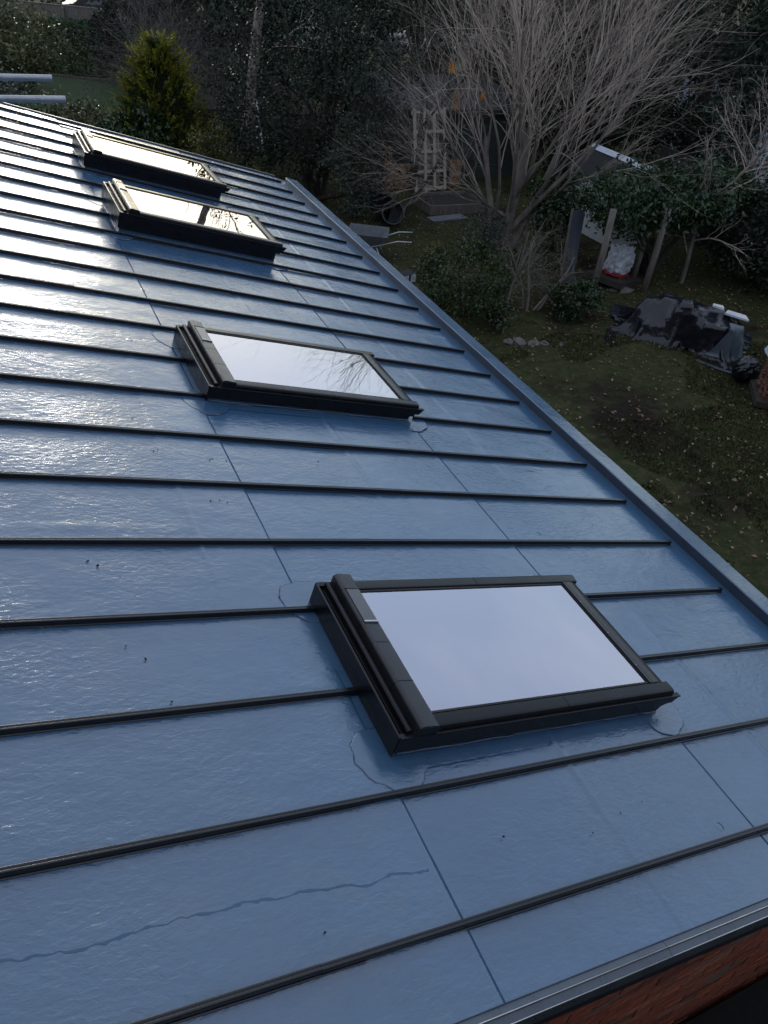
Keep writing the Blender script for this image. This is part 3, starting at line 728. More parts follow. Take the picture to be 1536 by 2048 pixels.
def conifer(name, label, x, y, h, R, plumes, per, seed, mat, leaf=.085, group=None):
    r = np.random.default_rng(seed); t = thing(name, label, 'tree', (x, y, 0), group=group)
    Ps, Ts, Ns, Ks = [], [], [], []
    for i in range(plumes):
        f = r.random() ** .8; z = h * (.06 + .9 * (1 - f ** 1.0)) if False else h * (1 - f ** 1.05) * .95 + .1
        a = r.random() * 2 * math.pi
        rad = R * (1 - z / h) ** .9 * (.78 + .22 * math.sin(a * 3 + z * 3.1 + seed)) * (.6 + .5 * r.random())
        o = np.array([math.cos(a), math.sin(a), 0]); ax = o * .7 + np.array([0, 0, .75]) + r.normal(size=3) * .15; ax /= np.linalg.norm(ax)
        base = o * rad * .82 + np.array([0, 0, z - .1])
        ln = (.3 + .35 * r.random()) * (.6 + .25 * R)
        k = r.random(per); Ks.append(k)
        Ps.append(base + ax * (k[:, None] * ln) + r.normal(size=(per, 3)) * .045 * (1.15 - k[:, None])); Ts.append(ax + r.normal(size=(per, 3)) * .35); Ns.append(o + r.normal(size=(per, 3)) * .5)
    P = np.vstack(Ps); T = np.vstack(Ts); N = np.vstack(Ns); n = len(P); tip = np.concatenate(Ks) > .55
    for nm, q, mt_ in (('inner_foliage', ~tip, M['lf_conifer_in']), ('new_growth', tip, mat)):
        k = q.sum(); link(nm, leaf_mesh(P[q], T[q], N[q], leaf * (.6 + .8 * r.random(k)), leaf * .34 * (.7 + .6 * r.random(k))), mt_, t)
    mb = MB().tube([(0, 0, -.1), (0.02, 0, h * .5), (0, .02, h * .92)], [R * .06 + .03, R * .04 + .02, .01], 7)
    mb.build('trunk', M['bark_dark'], t, smooth=True)
    mb = MB()
    for i in range(40):
        z = h * (.1 + .75 * r.random()); a = r.random() * 6.28; q = R * (1 - z / h) ** .75 * .8
        mb.tube([(0, 0, z - .15), (q * .5 * math.cos(a), q * .5 * math.sin(a), z - .02), (q * math.cos(a), q * math.sin(a), z + .15)], [.018, .012, .005], 4, cap=False)
    mb.build('branch', M['bark_dark'], t, smooth=True)
    return t
conifer('golden_conifer', 'golden-green conifer with feathery sprays beside the laurel bush', .78, 20.5, 2.55, 1.85, 520, 48, 51, M['lf_gold'])

# scaffold tubes poking in from the left above the roof
M['galv'] = simple('galvanised', (.50, .52, .55), (.36, .38, .41), .42, 14, metal=.85)
sc = thing('scaffold', 'two galvanised scaffold tubes reaching in above the roof from the left', 'scaffold', (-4.85, 6.5, 0))
MB().tube([(0, 0, 0), (0, 0, 6.2)], .024, 12).build('standard', M['galv'], sc, smooth=True)
MB().tube([(0, -.35, 0), (0, -.35, 6.2)], .024, 12).build('standard', M['galv'], sc, smooth=True)
def pipe(nm, x0, x1, y, z):
    a = np.linspace(0, 2 * math.pi, 16, endpoint=False); V = []
    for x, r_ in ((x0, .0242), (x1, .0242), (x1, .0205), (x0, .0205)):
        V += [(x, y + r_ * math.cos(t), z + r_ * math.sin(t)) for t in a]
    F = [(i * 16 + j, i * 16 + (j + 1) % 16, ((i + 1) % 4) * 16 + (j + 1) % 16, ((i + 1) % 4) * 16 + j) for i in range(4) for j in range(16)]
    return MB().add(V, F).build(nm, M['galv'], sc, smooth=False)
pipe('ledger_tube', -.3, 2.05, .05, 4.235); pipe('ledger_tube', -.3, 2.09, -.36, 4.17)
for y, z in ((.02, 4.235), (-.355, 4.17)): MB().box(-.05, .06, y - .05, y + .05, z - .05, z + .05).build('coupler', M['galv'], sc, bevel=.008)

hedge('road_shading_hedge', 'far hedge added on the other side of the road to shade it, top left', (-30, 47.5), (25, 46.0), 2.0, 3.0, 16000, .22, M['lf_hedge'], 32)  # hedge added to keep the low sun off the road

# ------------------------------------------------------------------ back of the garden
board_fence('low_fence', 'low dark board fence behind the birch trunk', (.6, 21.6), (5.2, 20.6), .0, .9, .14, M['dark_wood'], railz=(.7,))
SPEC_BIRCH = [(9, .95, .30, .22, .03, .004, 10, 14), (6, .6, .5, .5, .12, .02, 5, 6), (5, .6, .55, .5, .16, .0, 4, 5), (0, 0, 0, 0, .2, .0, 3, 4)]
def bare_tree(name, label, x, y, starts, spec, seed, mats, parts, cat='tree', leaves=None):
    r = np.random.default_rng(seed); t = thing(name, label, cat, (x, y, 0))
    tw = [Tw() for _ in spec]; tips = []
    for (p, d, ln, rad) in starts: grow(tw, p, d, ln, rad, 0, spec, r, tips)
    for i, q in enumerate(tw):
        if q.n:
            ob = q.build(parts[i], mats[i], t)
            if i: ob['kind'] = 'stuff'
    if leaves:
        nm, n, L, mt = leaves; T = np.array(tips); P = T[r.integers(0, len(T), n)] + r.normal(size=(n, 3)) * .06
        foliage(nm, P, unit(n, r), L, L * .5, mt, t, r, 0, .4)['kind'] = 'stuff'
    return t
bare_tree('birch_tree', 'slim pale-barked trunk with thin bare branches behind the far roof corner', 2.66, 19.3, [((0, 0, -.1), (.01, 0, 1), 9.0, .13)], SPEC_BIRCH, 61, [M['bark_pale'], M['bark_grey'], M['bark_twig'], M['bark_twig']], ['trunk', 'branch', 'twig', 'twig'])
SPEC_TANGLE = [(7, .9, .75, .6, .16, -.01, 5, 8), (6, .9, .7, .6, .2, -.02, 4, 7), (4, .9, .6, .6, .25, -.02, 3, 6), (0, 0, 0, 0, .3, -.02, 3, 5)]
M['bark_thicket'] = simple('bark_thicket', (.16, .145, .13), (.08, .07, .06), .8, 4)
r0 = np.random.default_rng(3)
for i, (x, y, lab, hh) in enumerate(((1.5, 22.6, 'grey tangle of bare brambles between the conifer and the pale trunk', 2.3), (2.7, 23.6, 'tall grey bare thicket rising behind the pale slim trunk', 2.9), (2.0, 26.3, 'brownish bare thicket behind the top of the golden conifer', 2.6))):
    bare_tree('bare_thicket', lab, x, y, [((r0.normal() * .3, r0.normal() * .2, -.05), (r0.normal() * .45, r0.normal() * .3, 1), hh * (.7 + .5 * r0.random()), .02) for _ in range(9)], SPEC_TANGLE, 70 + i, [M['bark_thicket']] * 4, ['stem', 'branch', 'twig', 'twig'], 'thicket', ('withered_leaf', 700, .06, M['lf_brown']))

# big evergreen and its lower neighbours
shrub('evergreen_tree', 'big dark grey-green evergreen beyond the far end of the gutter kerb', 'tree', 3.35, 16.6, 4.9, 1.75, 1.5, 16000, .085, M['lf_dark'], 81, clumps=170, cr=.12, shell=.45, zlo=.08, stem_r=.07, nst=8, part='crown', stem='trunk', lump=.3)
shrub('grey_shrub', 'pale grey-green small-leaved shrub drooping beside the far end of the kerb', 'shrub', 3.75, 15.2, 1.95, .62, .55, 4200, .07, M['lf_grey'], 82, clumps=46, cr=.17, shell=.35)
shrub('grey_shrub', 'grey-green leafy spray in the middle of the dark evergreen', 'shrub', 4.35, 15.9, 3.3, .65, .5, 3000, .075, M['lf_grey'], 83, clumps=40, cr=.16, zlo=.45)
shrub('ivy_shrub', 'dark leafy shrub at the foot of the pale slim trunk', 'shrub', 2.6, 18.4, 1.6, .8, .6, 2600, .08, M['lf_dark'], 84, clumps=36)

# white step ladder glimpsed through the shrubs
M['white_paint'] = simple('white_paint', (.75, .76, .78), (.6, .6, .62), .5, 12)
lad = thing('step_ladder', 'narrow white step ladder half hidden behind the dark evergreen', 'ladder', (3.12, 20.2, 0), (0, 0, .3))
for x in (-.17, .17):
    MB().add([(x - .02, -.02, 0), (x + .02, -.02, 0), (x + .02, .03, 0), (x - .02, .03, 0), (x * .7 - .02, .25, 1.3), (x * .7 + .02, .25, 1.3), (x * .7 + .02, .3, 1.3), (x * .7 - .02, .3, 1.3)], [(0, 1, 2, 3), (4, 5, 6, 7), (0, 1, 5, 4), (1, 2, 6, 5), (2, 3, 7, 6), (3, 0, 4, 7)]).build('rail', M['white_paint'], lad)
    MB().tube([(x, .75, 0), (x * .7, .3, 1.28)], .017, 6).build('back_leg', M['white_paint'], lad)
for i in range(5): MB().box(-.16 + i * .012, .16 - i * .012, i * .05 + .02, i * .05 + .11, .2 + i * .24, .225 + i * .24).build('tread', M['white_paint'], lad)

# shed, boards, pallet
M['shed_green'] = simple('shed_green', (.055, .068, .058), (.03, .038, .033), .8, 4, (1, 1, 6), bumpd=.002)
M['felt'] = simple('roof_felt', (.028, .028, .028), (.018, .018, .018), .9, 30, bumpd=.002)
shed = thing('garden_shed', 'dark green timber shed behind the pallet', 'shed', (5.7, 18.0, 0))
sb_ = MB().prism([(0, 0), (-.022, .0), (-.008, .148), (0, .148)], 0, 3.9, 'x')
me = sb_.mesh(); me.materials.append(M['shed_green'])
for i in range(11): link('board', me, None, shed, (0, rng.normal(0, .002), i * .15))
MB().box(0, 3.9, .004, 2.2, 0, 1.66).build('wall', M['dark_wood'], shed)
MB().prism([(-.18, 1.62), (2.4, 1.95), (2.4, 2.0), (-.18, 1.67)], -.15, 4.05, 'x').build('roof', M['felt'], shed)
MB().box(-.15, 4.05, -.2, -.182, 1.56, 1.68).build('fascia', M['dark_wood'], shed)
def osbmat():
    mt, n, b, o = newmat('osb'); v = mapping(n, (1, 1, 1))
    vo = n.nodes.new('ShaderNodeTexVoronoi'); vo.inputs['Scale'].default_value = 24; n.links.new(v, vo.inputs[0])
    sp = n.nodes.new('ShaderNodeSeparateColor'); n.links.new(vo.outputs['Color'], sp.inputs[0])
    n.links.new(ramp(n, sp.outputs[0], [(0, (.13, .07, .04)), (.5, (.30, .17, .10)), (1, (.40, .26, .16))]), b.inputs['Base Color']); b.inputs['Roughness'].default_value = .85; return mt
M['osb'] = osbmat()
def sheet_board(name, label, x, y, w, h, tilt, rz=0, mat=None, th=.018, cat='board'):
    o = MB().box(-w / 2, w / 2, 0, th, 0, h).build(name, mat or M['osb'], None, (x, y, 0), (-tilt, 0, rz), bevel=.002)
    return tag(o, label, cat)
sheet_board('chipboard_sheet', 'short reddish chipboard sheet left of the upright pallet', 5.95, 17.25, .8, .58, .12)
sheet_board('chipboard_sheet', 'short brown chipboard sheet right of the upright pallet', 7.42, 17.35, .34, .62, .12)
sheet_board('plank', 'pale upright chipboard strip standing left of the pallet', 5.08, 16.45, .19, 1.17, .08, .1)
tag(MB().tube([(4.82, 16.6, -.1), (4.8, 16.62, 1.25)], .075, 10).build('wooden_post', M['dark_wood'], smooth=True), 'round dark post beside the pale chipboard strip', 'post')
M['pallet'] = simple('pallet_wood', (.62, .53, .44), (.42, .35, .28), .85, 6, (6, 6, 1), bumpd=.002)
pal = thing('pallet', 'long pale wooden pallet leaning upright against the dark shed', 'pallet', (6.08, 16.95, 0), (math.radians(-13), math.radians(-2.5), 0))
vm = MB().box(-.036, .036, -.02, 0, 0, 1.82).mesh(); vm.materials.append(M['pallet'])
for x in (.04, .31, .56, .84): link('slat', vm, None, pal, (x, rng.normal(0, .003), rng.normal(0, .01)))
cm = MB().box(0, .88, .002, .03, -.035, .035).mesh(); cm.materials.append(M['pallet'])
for z in (.06, .45, .9, 1.33, 1.74): link('cross_bar', cm, None, pal, (0, 0, z))
dm = MB().box(-.045, .045, .11, .13, 0, 1.8).mesh(); dm.materials.append(M['grey_wood'])
for x in (.1, .22, .34, .46, .58, .7): link('rear_slat', dm, None, pal, (x, 0, 0))
bk = MB().box(-.04, .04, .031, .109, -.04, .04).mesh(); bk.materials.append(M['pallet'])
for x in (.05, .44, .83):
    for z in (.06, .9, 1.74): link('block', bk, None, pal, (x, 0, z))

SPEC_DARK = [(5, .6, .62, .55, .07, .02, 7, 8), (5, .6, .6, .55, .12, .02, 5, 6), (5, .7, .6, .5, .15, .0, 4, 5), (0, 0, 0, 0, .2, 0, 3, 4)]
bare_tree('dark_sapling', 'black forked leafless sapling in front of the pallet', 5.0, 15.2, [((0, 0, -.1), (.18, .05, 1), 3.2, .065), ((.05, 0, .3), (.75, .2, .75), 2.2, .045)], SPEC_DARK, 91, [M['bark_dark']] * 4, ['trunk', 'branch', 'twig', 'twig'])
bed = thing('raised_bed', 'wooden raised bed frame in front of the pallet', 'planter', (5.62, 15.25, 0))
MB().box(0, 1.5, 0, .03, 0, .22).build('side_board', M['grey_wood'], bed); MB().box(0, 1.5, .95, .98, 0, .22).build('side_board', M['grey_wood'], bed)
MB().box(0, .03, .031, .949, 0, .22).build('end_board', M['grey_wood'], bed); MB().box(1.47, 1.5, .031, .949, 0, .22).build('end_board', M['grey_wood'], bed)
MB().box(.031, 1.469, .031, .949, 0, .15).build('soil', M['dirt'], bed)
M['concrete'] = simple('concrete', (.15, .165, .185), (.10, .11, .125), .85, 12, bumpd=.002)
tag(MB().box(0, .95, 0, .3, 0, .06).build('paving_slab', M['concrete'], None, (5.45, 14.72, .0), (0, 0, .12), bevel=.005), 'pale grey slab lying in front of the raised bed', 'slab')

# bins, wheelbarrow, carton
M['bin_plastic'] = simple('bin_plastic', (.016, .018, .022), (.01, .011, .013), .45, 6)
M['bin_blue'] = simple('bin_blue', (.018, .032, .045), (.012, .022, .03), .4, 6)
def bin_(name, label, loc, rot, r1, r2, h, mat):
    t = thing(name, label, 'bin', loc, rot); n = 24; a = np.linspace(0, 2 * math.pi, n, endpoint=False); V = []
    rings = [(r1, 0), (r2, h), (r2 - .008, h), (r1 - .008, .012)]
    for q, z in rings: V += [(q * math.cos(b), q * math.sin(b), z) for b in a]
    F = [(i * n + j, i * n + (j + 1) % n, (i + 1) * n + (j + 1) % n, (i + 1) * n + j) for i in range(3) for j in range(n)] + [tuple(range(n))[::-1], tuple(range(3 * n, 4 * n))]
    MB().add(V, F).build('body', mat, t, smooth=False)
    k = [(r2 + .006) * np.array([math.cos(b), math.sin(b), 0]) + np.array([0, 0, h - .004]) for b in np.append(a, a[0])]
    MB().tube(k, .009, 6, cap=False).build('rim', M['tyre'] if mat is not M['bin_blue'] else M['galv_dark'], t, smooth=True)
    return t
M['galv_dark'] = simple('rim_grey', (.09, .10, .11), None, .5)
bin_('barrel', 'dark blue open barrel lying on its side with its mouth facing the roof', (4.5, 14.85, .23), (math.radians(72), 0, math.radians(-28)), .2, .22, .72, M['bin_blue'])
bin_('garden_bin', 'black open-topped bin tilted behind the lying barrel', (4.25, 15.0, .1), (math.radians(12), math.radians(-8), 0), .19, .25, .42, M['bin_plastic'])
M['barrow_grey'] = simple('barrow_grey', (.15, .165, .18), (.10, .11, .12), .5, 8)
wb = thing('wheelbarrow', 'grey wheelbarrow beyond the gutter kerb with one handle sticking out', 'wheelbarrow', (3.1, 13.0, 0), (0, 0, math.radians(-28)))
V = []
for (x0, x1, w_, z) in ((-.22, .18, .2, .30), (-.42, .36, .31, .56), (-.40, .34, .295, .56), (-.20, .16, .185, .315)):
    V += [(x0, -w_, z), (x1, -w_, z), (x1, w_, z), (x0, w_, z)]
F = [(i * 4 + j, i * 4 + (j + 1) % 4, i * 4 + 4 + (j + 1) % 4, i * 4 + 4 + j) for i in range(3) for j in range(4)] + [(3, 2, 1, 0), (12, 13, 14, 15)]
MB().add(V, F).build('tray', M['barrow_grey'], wb, bevel=.02)
for s_ in (-1, 1):
    MB().tube([(-.55, s_ * .06, .2), (0, s_ * .2, .29), (.55, s_ * .28, .5), (.82, s_ * .29, .52)], .016, 8).build('handle', M['galv'], wb, smooth=True)
    MB().tube([(.15, s_ * .21, .32), (.3, s_ * .22, .0)], .014, 6).build('leg', M['galv'], wb, smooth=True)
a = np.linspace(0, 2 * math.pi, 20, endpoint=False)
wh = MB().prism([(-.55 + .19 * math.cos(b), .19 + .19 * math.sin(b)) for b in a], -.04, .04, 'y').build('wheel', M['tyre'], wb, bevel=.02)
MB().prism([(-.55 + .09 * math.cos(b), .19 + .09 * math.sin(b)) for b in a], -.046, .046, 'y').build('rim', M['rim'], wh)
M['carton'] = simple('carton_black', (.02, .02, .024), None, .6)
ct = thing('carton', 'small black carton with white printed labels just beyond the gutter kerb', 'carton', (3.32, 11.75, 0), (0, 0, .35))
MB().box(-.16, .16, -.11, .11, 0, .2).build('box', M['carton'], ct, bevel=.004)
for x0, x1 in ((-.15, -.05), (.01, .14)):
    lb = MB().box(x0, x1, -.114, -.111, .02, .19).build('label', M['white_paint'], ct)
    for q in range(2): MB().box(x0 + .03 + q * .04, x0 + .04 + q * .04, -.1152, -.1145, .08, .15).build('print', M['carton'], lb)

# ------------------------------------------------------------------ the big bare tree
SPEC_BIG = [(6, .38, 1.35, .50, .035, .012, 9, 9), (7, .33, .7, .52, .045, .034, 6, 9), (7, .42, .58, .52, .07, .024, 4, 7), (4, .5, .5, .6, .1, .02, 3, 5), (0, 0, 0, 0, .12, .02, 3, 4)]
SPEC_BIG = [(6, .38, 1.35, .42, .035, .012, 9, 9), (7, .42, .75, .46, .06, .028, 6, 9), (6, .55, .6, .5, .09, .015, 4, 7), (3, .6, .6, .6, .12, .015, 3, 5), (0, 0, 0, 0, .14, .015, 3, 4)]
bare_tree('bare_tree', 'large multi-stemmed leafless tree with arching grey branches', 6.2, 13.0,
          [((-.12, 0, -.1), (-.25, .1, 1), 2.3, .085), ((.02, .05, -.1), (.03, -.02, 1), 2.5, .13), ((.15, 0, -.1), (.42, -.1, 1), 2.6, .10), ((.05, .1, -.1), (.15, .3, 1), 2.4, .08), ((.1, 0, .4), (.62, -.25, .9), 2.2, .07), ((-.1, 0, .7), (-.8, -.1, .45), 1.5, .045)],
          SPEC_BIG, 102, [M['bark_grey'], M['bark_grey'], M['bark_twig'], M['bark_twig'], M['bark_twig']], ['stem', 'limb', 'branch', 'twig', 'twig'])
lf = np.random.default_rng(5)
for i, (x, y, z, lab) in enumerate(((4.55, 13.2, 3.35, 'topmost small cluster of orange leaves hanging in the bare tree'), (5.15, 13.0, 2.95, 'lower right small cluster of orange leaves hanging in the bare tree'), (4.8, 13.3, 2.72, 'lowest small cluster of orange leaves hanging in the bare tree'))):
    P = lf.normal(size=(9, 3)) * np.array([.03, .03, .06]); o = link('orange_leaf_cluster', leaf_mesh(P, unit(9, lf) * .3 + np.array([0, 0, -1]), unit(9, lf), .10, .04), M['lf_orange'], None, (x, y, z)); tag(o, lab, 'leaves')
shrub('small_shrub', 'small loose leafy shrub at the foot of the bare tree', 'shrub', 5.55, 12.7, .95, .5, .4, 1500, .06, M['lf_grey'], 111, clumps=26, cr=.22)

# bush, corkscrew shrub, low plants -----------------------------------------
M['lf_bush'] = leafmat('leaf_bush', [(.02, .05, .018), (.035, .07, .025), (.05, .09, .03), (.11, .13, .03)], .35)
shrub('round_bush', 'dense rounded bush with yellowish tips beyond the gutter kerb', 'bush', 3.62, 10.15, 1.22, .8, .7, 8500, .055, M['lf_bush'], 121, clumps=120, cr=.11, shell=.75, lump=.1, zlo=.1)
tag(MB().box(-.03, .03, -.03, .03, 0, .95).build('garden_stake', M['grey_wood'], None, (4.28, 10.0, 0), (.04, -.05, 0)), 'short grey wooden stake beside the rounded bush', 'stake')
SPEC_CORK = [(7, .8, .62, .55, .10, -.005, 6, 9), (7, .9, .62, .55, .42, -.01, 5, 9), (6, .9, .6, .6, .5, -.02, 4, 8), (0, 0, 0, 0, .5, 0, 3, 6)]
M['bark_cork'] = simple('bark_corkscrew', (.19, .16, .135), (.10, .085, .07), .7, 5)
bare_tree('corkscrew_shrub', 'leafless shrub of contorted grey twigs between the bush and the posts', 4.95, 10.1, [((0, 0, -.05), (.3, .2, 1), 1.4, .03), ((.1, 0, -.05), (.9, .2, .7), 1.9, .03), ((0, .1, -.05), (-.1, .1, 1), 1.3, .025), ((.2, 0, -.05), (.6, -.3, .8), 1.2, .025)], SPEC_CORK, 131, [M['bark_cork']] * 4, ['stem', 'branch', 'twig', 'twig'], 'shrub')
bare_tree('thin_sapling', 'thin leafless sapling right of the rounded bush', 4.05, 9.45, [((0, 0, -.05), (.02, .05, 1), 1.75, .028)], [(4, .7, .45, .5, .05, .01, 7, 8), (4, .7, .6, .6, .2, .01, 4, 6), (0, 0, 0, 0, .3, 0, 3, 5)], 132, [M['bark_cork']] * 3, ['trunk', 'branch', 'twig'], 'tree')
shrub('green_shrub', 'small green leafy shrub below the contorted twigs', 'shrub', 5.62, 9.65, .72, .42, .38, 2400, .065, M['lf_laurel'], 133, clumps=34, cr=.2)
shrub('leafy_spray', 'small leafy spray at the foot of the thin sapling', 'shrub', 3.92, 9.55, .62, .25, .25, 700, .06, M['lf_laurel'], 134, clumps=16)
shrub('yellow_plant', 'low yellowish-green plant on the leaf-strewn ground', 'plant', 4.3, 12.5, .42, .24, .22, 700, .06, M['lf_yellow'], 135, clumps=16, cr=.25)
M['stone'] = simple('stone', (.20, .18, .16), (.11, .10, .09), .9, 10, bumpd=.006, bscale=30)
def stone(label, x, y, s, seed, mat=None, name='stone', z=None):
    r = np.random.default_rng(seed); n = 8; V = []
    for z_, q in ((0, .8), (.3, 1), (.6, .85), (.8, .4)):
        for t in np.linspace(0, 2 * math.pi, n, endpoint=False): V.append((q * s * math.cos(t) * (1 + .2 * r.normal()), q * s * .7 * math.sin(t) * (1 + .2 * r.normal()), z_ * s * .6 * (1 + .15 * r.normal())))
    F = [(i * n + j, i * n + (j + 1) % n, (i + 1) * n + (j + 1) % n, (i + 1) * n + j) for i in range(3) for j in range(n)] + [tuple(range(n))[::-1], tuple(range(3 * n, 4 * n))]
    o = MB().add(V, F).build(name, mat or M['stone'], None, (x, y, float(gz(x, y)) - .02 if z is None else z), (0, 0, r.random() * 6)); return tag(o, label, 'stone')
for i, (x, y, s, lab) in enumerate(((3.98, 9.12, .12, 'leftmost pale stone edging the lawn below the thin sapling'), (4.14, 9.05, .17, 'largest pale stone in the row edging the lawn'), (4.36, 8.95, .13, 'third pale stone from the left edging the lawn'), (4.55, 8.9, .09, 'small pale stone fourth from the left edging the lawn'), (4.82, 8.8, .07, 'smallest pale stone at the right end of the lawn edging'), (7.55, 10.5, .18, 'pale stone at the foot of the right-hand post'), (7.35, 10.6, .12, 'brown stone left of the pale stone by the right-hand post'))): stone(lab, x, y, s, 140 + i)

# ------------------------------------------------------------------ posts with ivy, bag, tarpaulin heap, brick stack
for x, y, h, lab in ((6.67, 10.45, 1.62, 'left one of the three timber posts under the ivy'), (7.86, 10.35, 1.62, 'right-hand timber post standing behind the tarpaulin heap'), (8.12, 11.0, 1.6, 'middle timber post behind the white bag')):
    p = MB().tube([(x, y, -.1), (x + .01, y, h * .5), (x - .01, y + .01, h)], .062, 10).build('timber_post', M['grey_wood'], smooth=True); tag(p, lab, 'post', 'timber posts under the ivy')
shrub('ivy_mass', 'wide dark mass of ivy and laurel spreading over the timber posts', 'ivy', 8.6, 11.1, 2.1, 2.1, .95, 13000, .095, M['lf_laurel'], 151, clumps=150, cr=.12, shell=.5, zlo=.52, stem_r=.03, nst=12, lump=.2)
shrub('ivy_mass', 'dark leafy hedge right of the bare tree trunks', 'hedge', 7.35, 12.8, 1.5, .85, .6, 5200, .085, M['lf_laurel'], 152, clumps=70, cr=.15, zlo=.25)
shrub('laurel_hedge', 'dark laurel hedge behind the tarpaulin heap on the right', 'hedge', 10.6, 10.2, 2.0, 1.0, 1.8, 6500, .10, M['lf_dark'], 153, clumps=80, cr=.15)
M['blue_board'] = simple('blue_board', (.10, .11, .15), (.07, .075, .10), .6, 6)
sheet_board('grey_board', 'blue-grey board leaning beside the left timber post', 6.6, 11.15, .3, 1.35, .1, .1, M['blue_board'])
sheet_board('timber_batten', 'thin pale batten leaning left of the blue-grey board', 6.4, 11.1, .05, 1.4, .1, .1, M['grey_wood'])
# white builder's bag
M['bag_white'] = simple('bag_white', (.62, .64, .68), (.48, .5, .54), .55, 5, bumpd=.01, bscale=9)
M['bag_red'] = simple('bag_red', (.35, .02, .025), None, .5)
def crumple(name, mat, parent, rad, seed, nu=36, nv=20, amp=.16, flat=.0, zc=0, power=.6, z0=0.0, z1=1.0):
    r = np.random.default_rng(seed); V = []
    for i in range(nv + 1):
        f = z0 + (z1 - z0) * i / nv; ph = math.pi * (f - .5)
        for j in range(nu):
            t = 2 * math.pi * j / nu
            c, s_ = math.cos(t), math.sin(t); cp, sp_ = math.cos(ph), math.sin(ph)
            q = lambda a, p: math.copysign(abs(a) ** p, a)
            V.append((q(c, power) * q(cp, power), q(s_, power) * q(cp, power), q(sp_, power)))
    V = np.array(V); k = r.normal(size=(14, 3)) * 4.5; ph = r.random(14) * 6.3
    d = np.zeros(len(V))
    for a_, b_ in zip(k, ph): d += 1 - np.abs(np.sin(V @ a_ + b_)) * 1.6
    d = d / 14
    V = V * (1 + amp * d * 2)[:, None] * np.array(rad); V[:, 2] += zc; V[:, 2] = np.maximum(V[:, 2], 0)
    F = [(i * nu + j, i * nu + (j + 1) % nu, (i + 1) * nu + (j + 1) % nu, (i + 1) * nu + j) for i in range(nv) for j in range(nu)]
    return MB().add(V, F).build(name, mat, parent, smooth=False)
bag = thing('rubble_bag', 'crumpled white builder bag with a red hem among the posts', 'bag', (7.62, 11.0, .12), (0, .15, .4))
crumple('sack', M['bag_white'], bag, (.29, .23, .31), 161, amp=.3, zc=.28, power=.75, z0=.12)
crumple('hem', M['bag_red'], bag, (.295, .232, .05), 162, nu=30, nv=6, amp=.25, zc=.04, power=.75)
for k_ in range(2): MB().tube([(-.1 + .2 * k_, .0, .66), (-.06 + .2 * k_, .02, .85), (.02 + .2 * k_, .03, .70)] if k_ else [(.02, -.05, .60), (.03, -.04, .92)], .018, 6).build('strap', M['bag_white'], bag, smooth=True)
MB().box(-.5, .5, -.4, .4, -.12, -.001).build('pallet_base', M['dark_wood'], bag)
crt = thing('crate', 'dark open crate leaning behind the white builder bag', 'crate', (8.35, 11.2, 0), (0, .3, .4))
MB().box(-.25, .25, .0, .02, .0, .75).build('back', M['dark_wood'], crt)
for z in (.02, .36, .70): MB().box(-.25, .25, -.03, -.001, z, z + .05).build('slat', M['dark_wood'], crt)
for x in (-.25, .21): MB().box(x, x + .04, -.06, -.031, 0, .76).build('stile', M['dark_wood'], crt)

def tarpmat():
    mt, n, b, o = newmat('black_tarpaulin'); v = mapping(n)
    n.links.new(ramp(n, noise(n, v, 3, 3), [(.3, (.006, .007, .011)), (.7, (.012, .014, .021))]), b.inputs['Base Color']); b.inputs['Roughness'].default_value = .22; b.inputs['Specular IOR Level'].default_value = .6
    n.links.new(bump(n, noise(n, v, 6, 2, .4, .6), .7, .03), b.inputs['Normal']); return mt
M['tarp'] = tarpmat()
M['tarp_grey'] = simple('grey_sheet', (.10, .125, .15), (.07, .09, .11), .5, 4, bumpd=.012, bscale=7)
heap = thing('tarpaulin_heap', 'heap of building materials under a crumpled black tarpaulin on the lawn', 'tarpaulin', (7.05, 8.45, 0), (0, 0, math.radians(-43)))
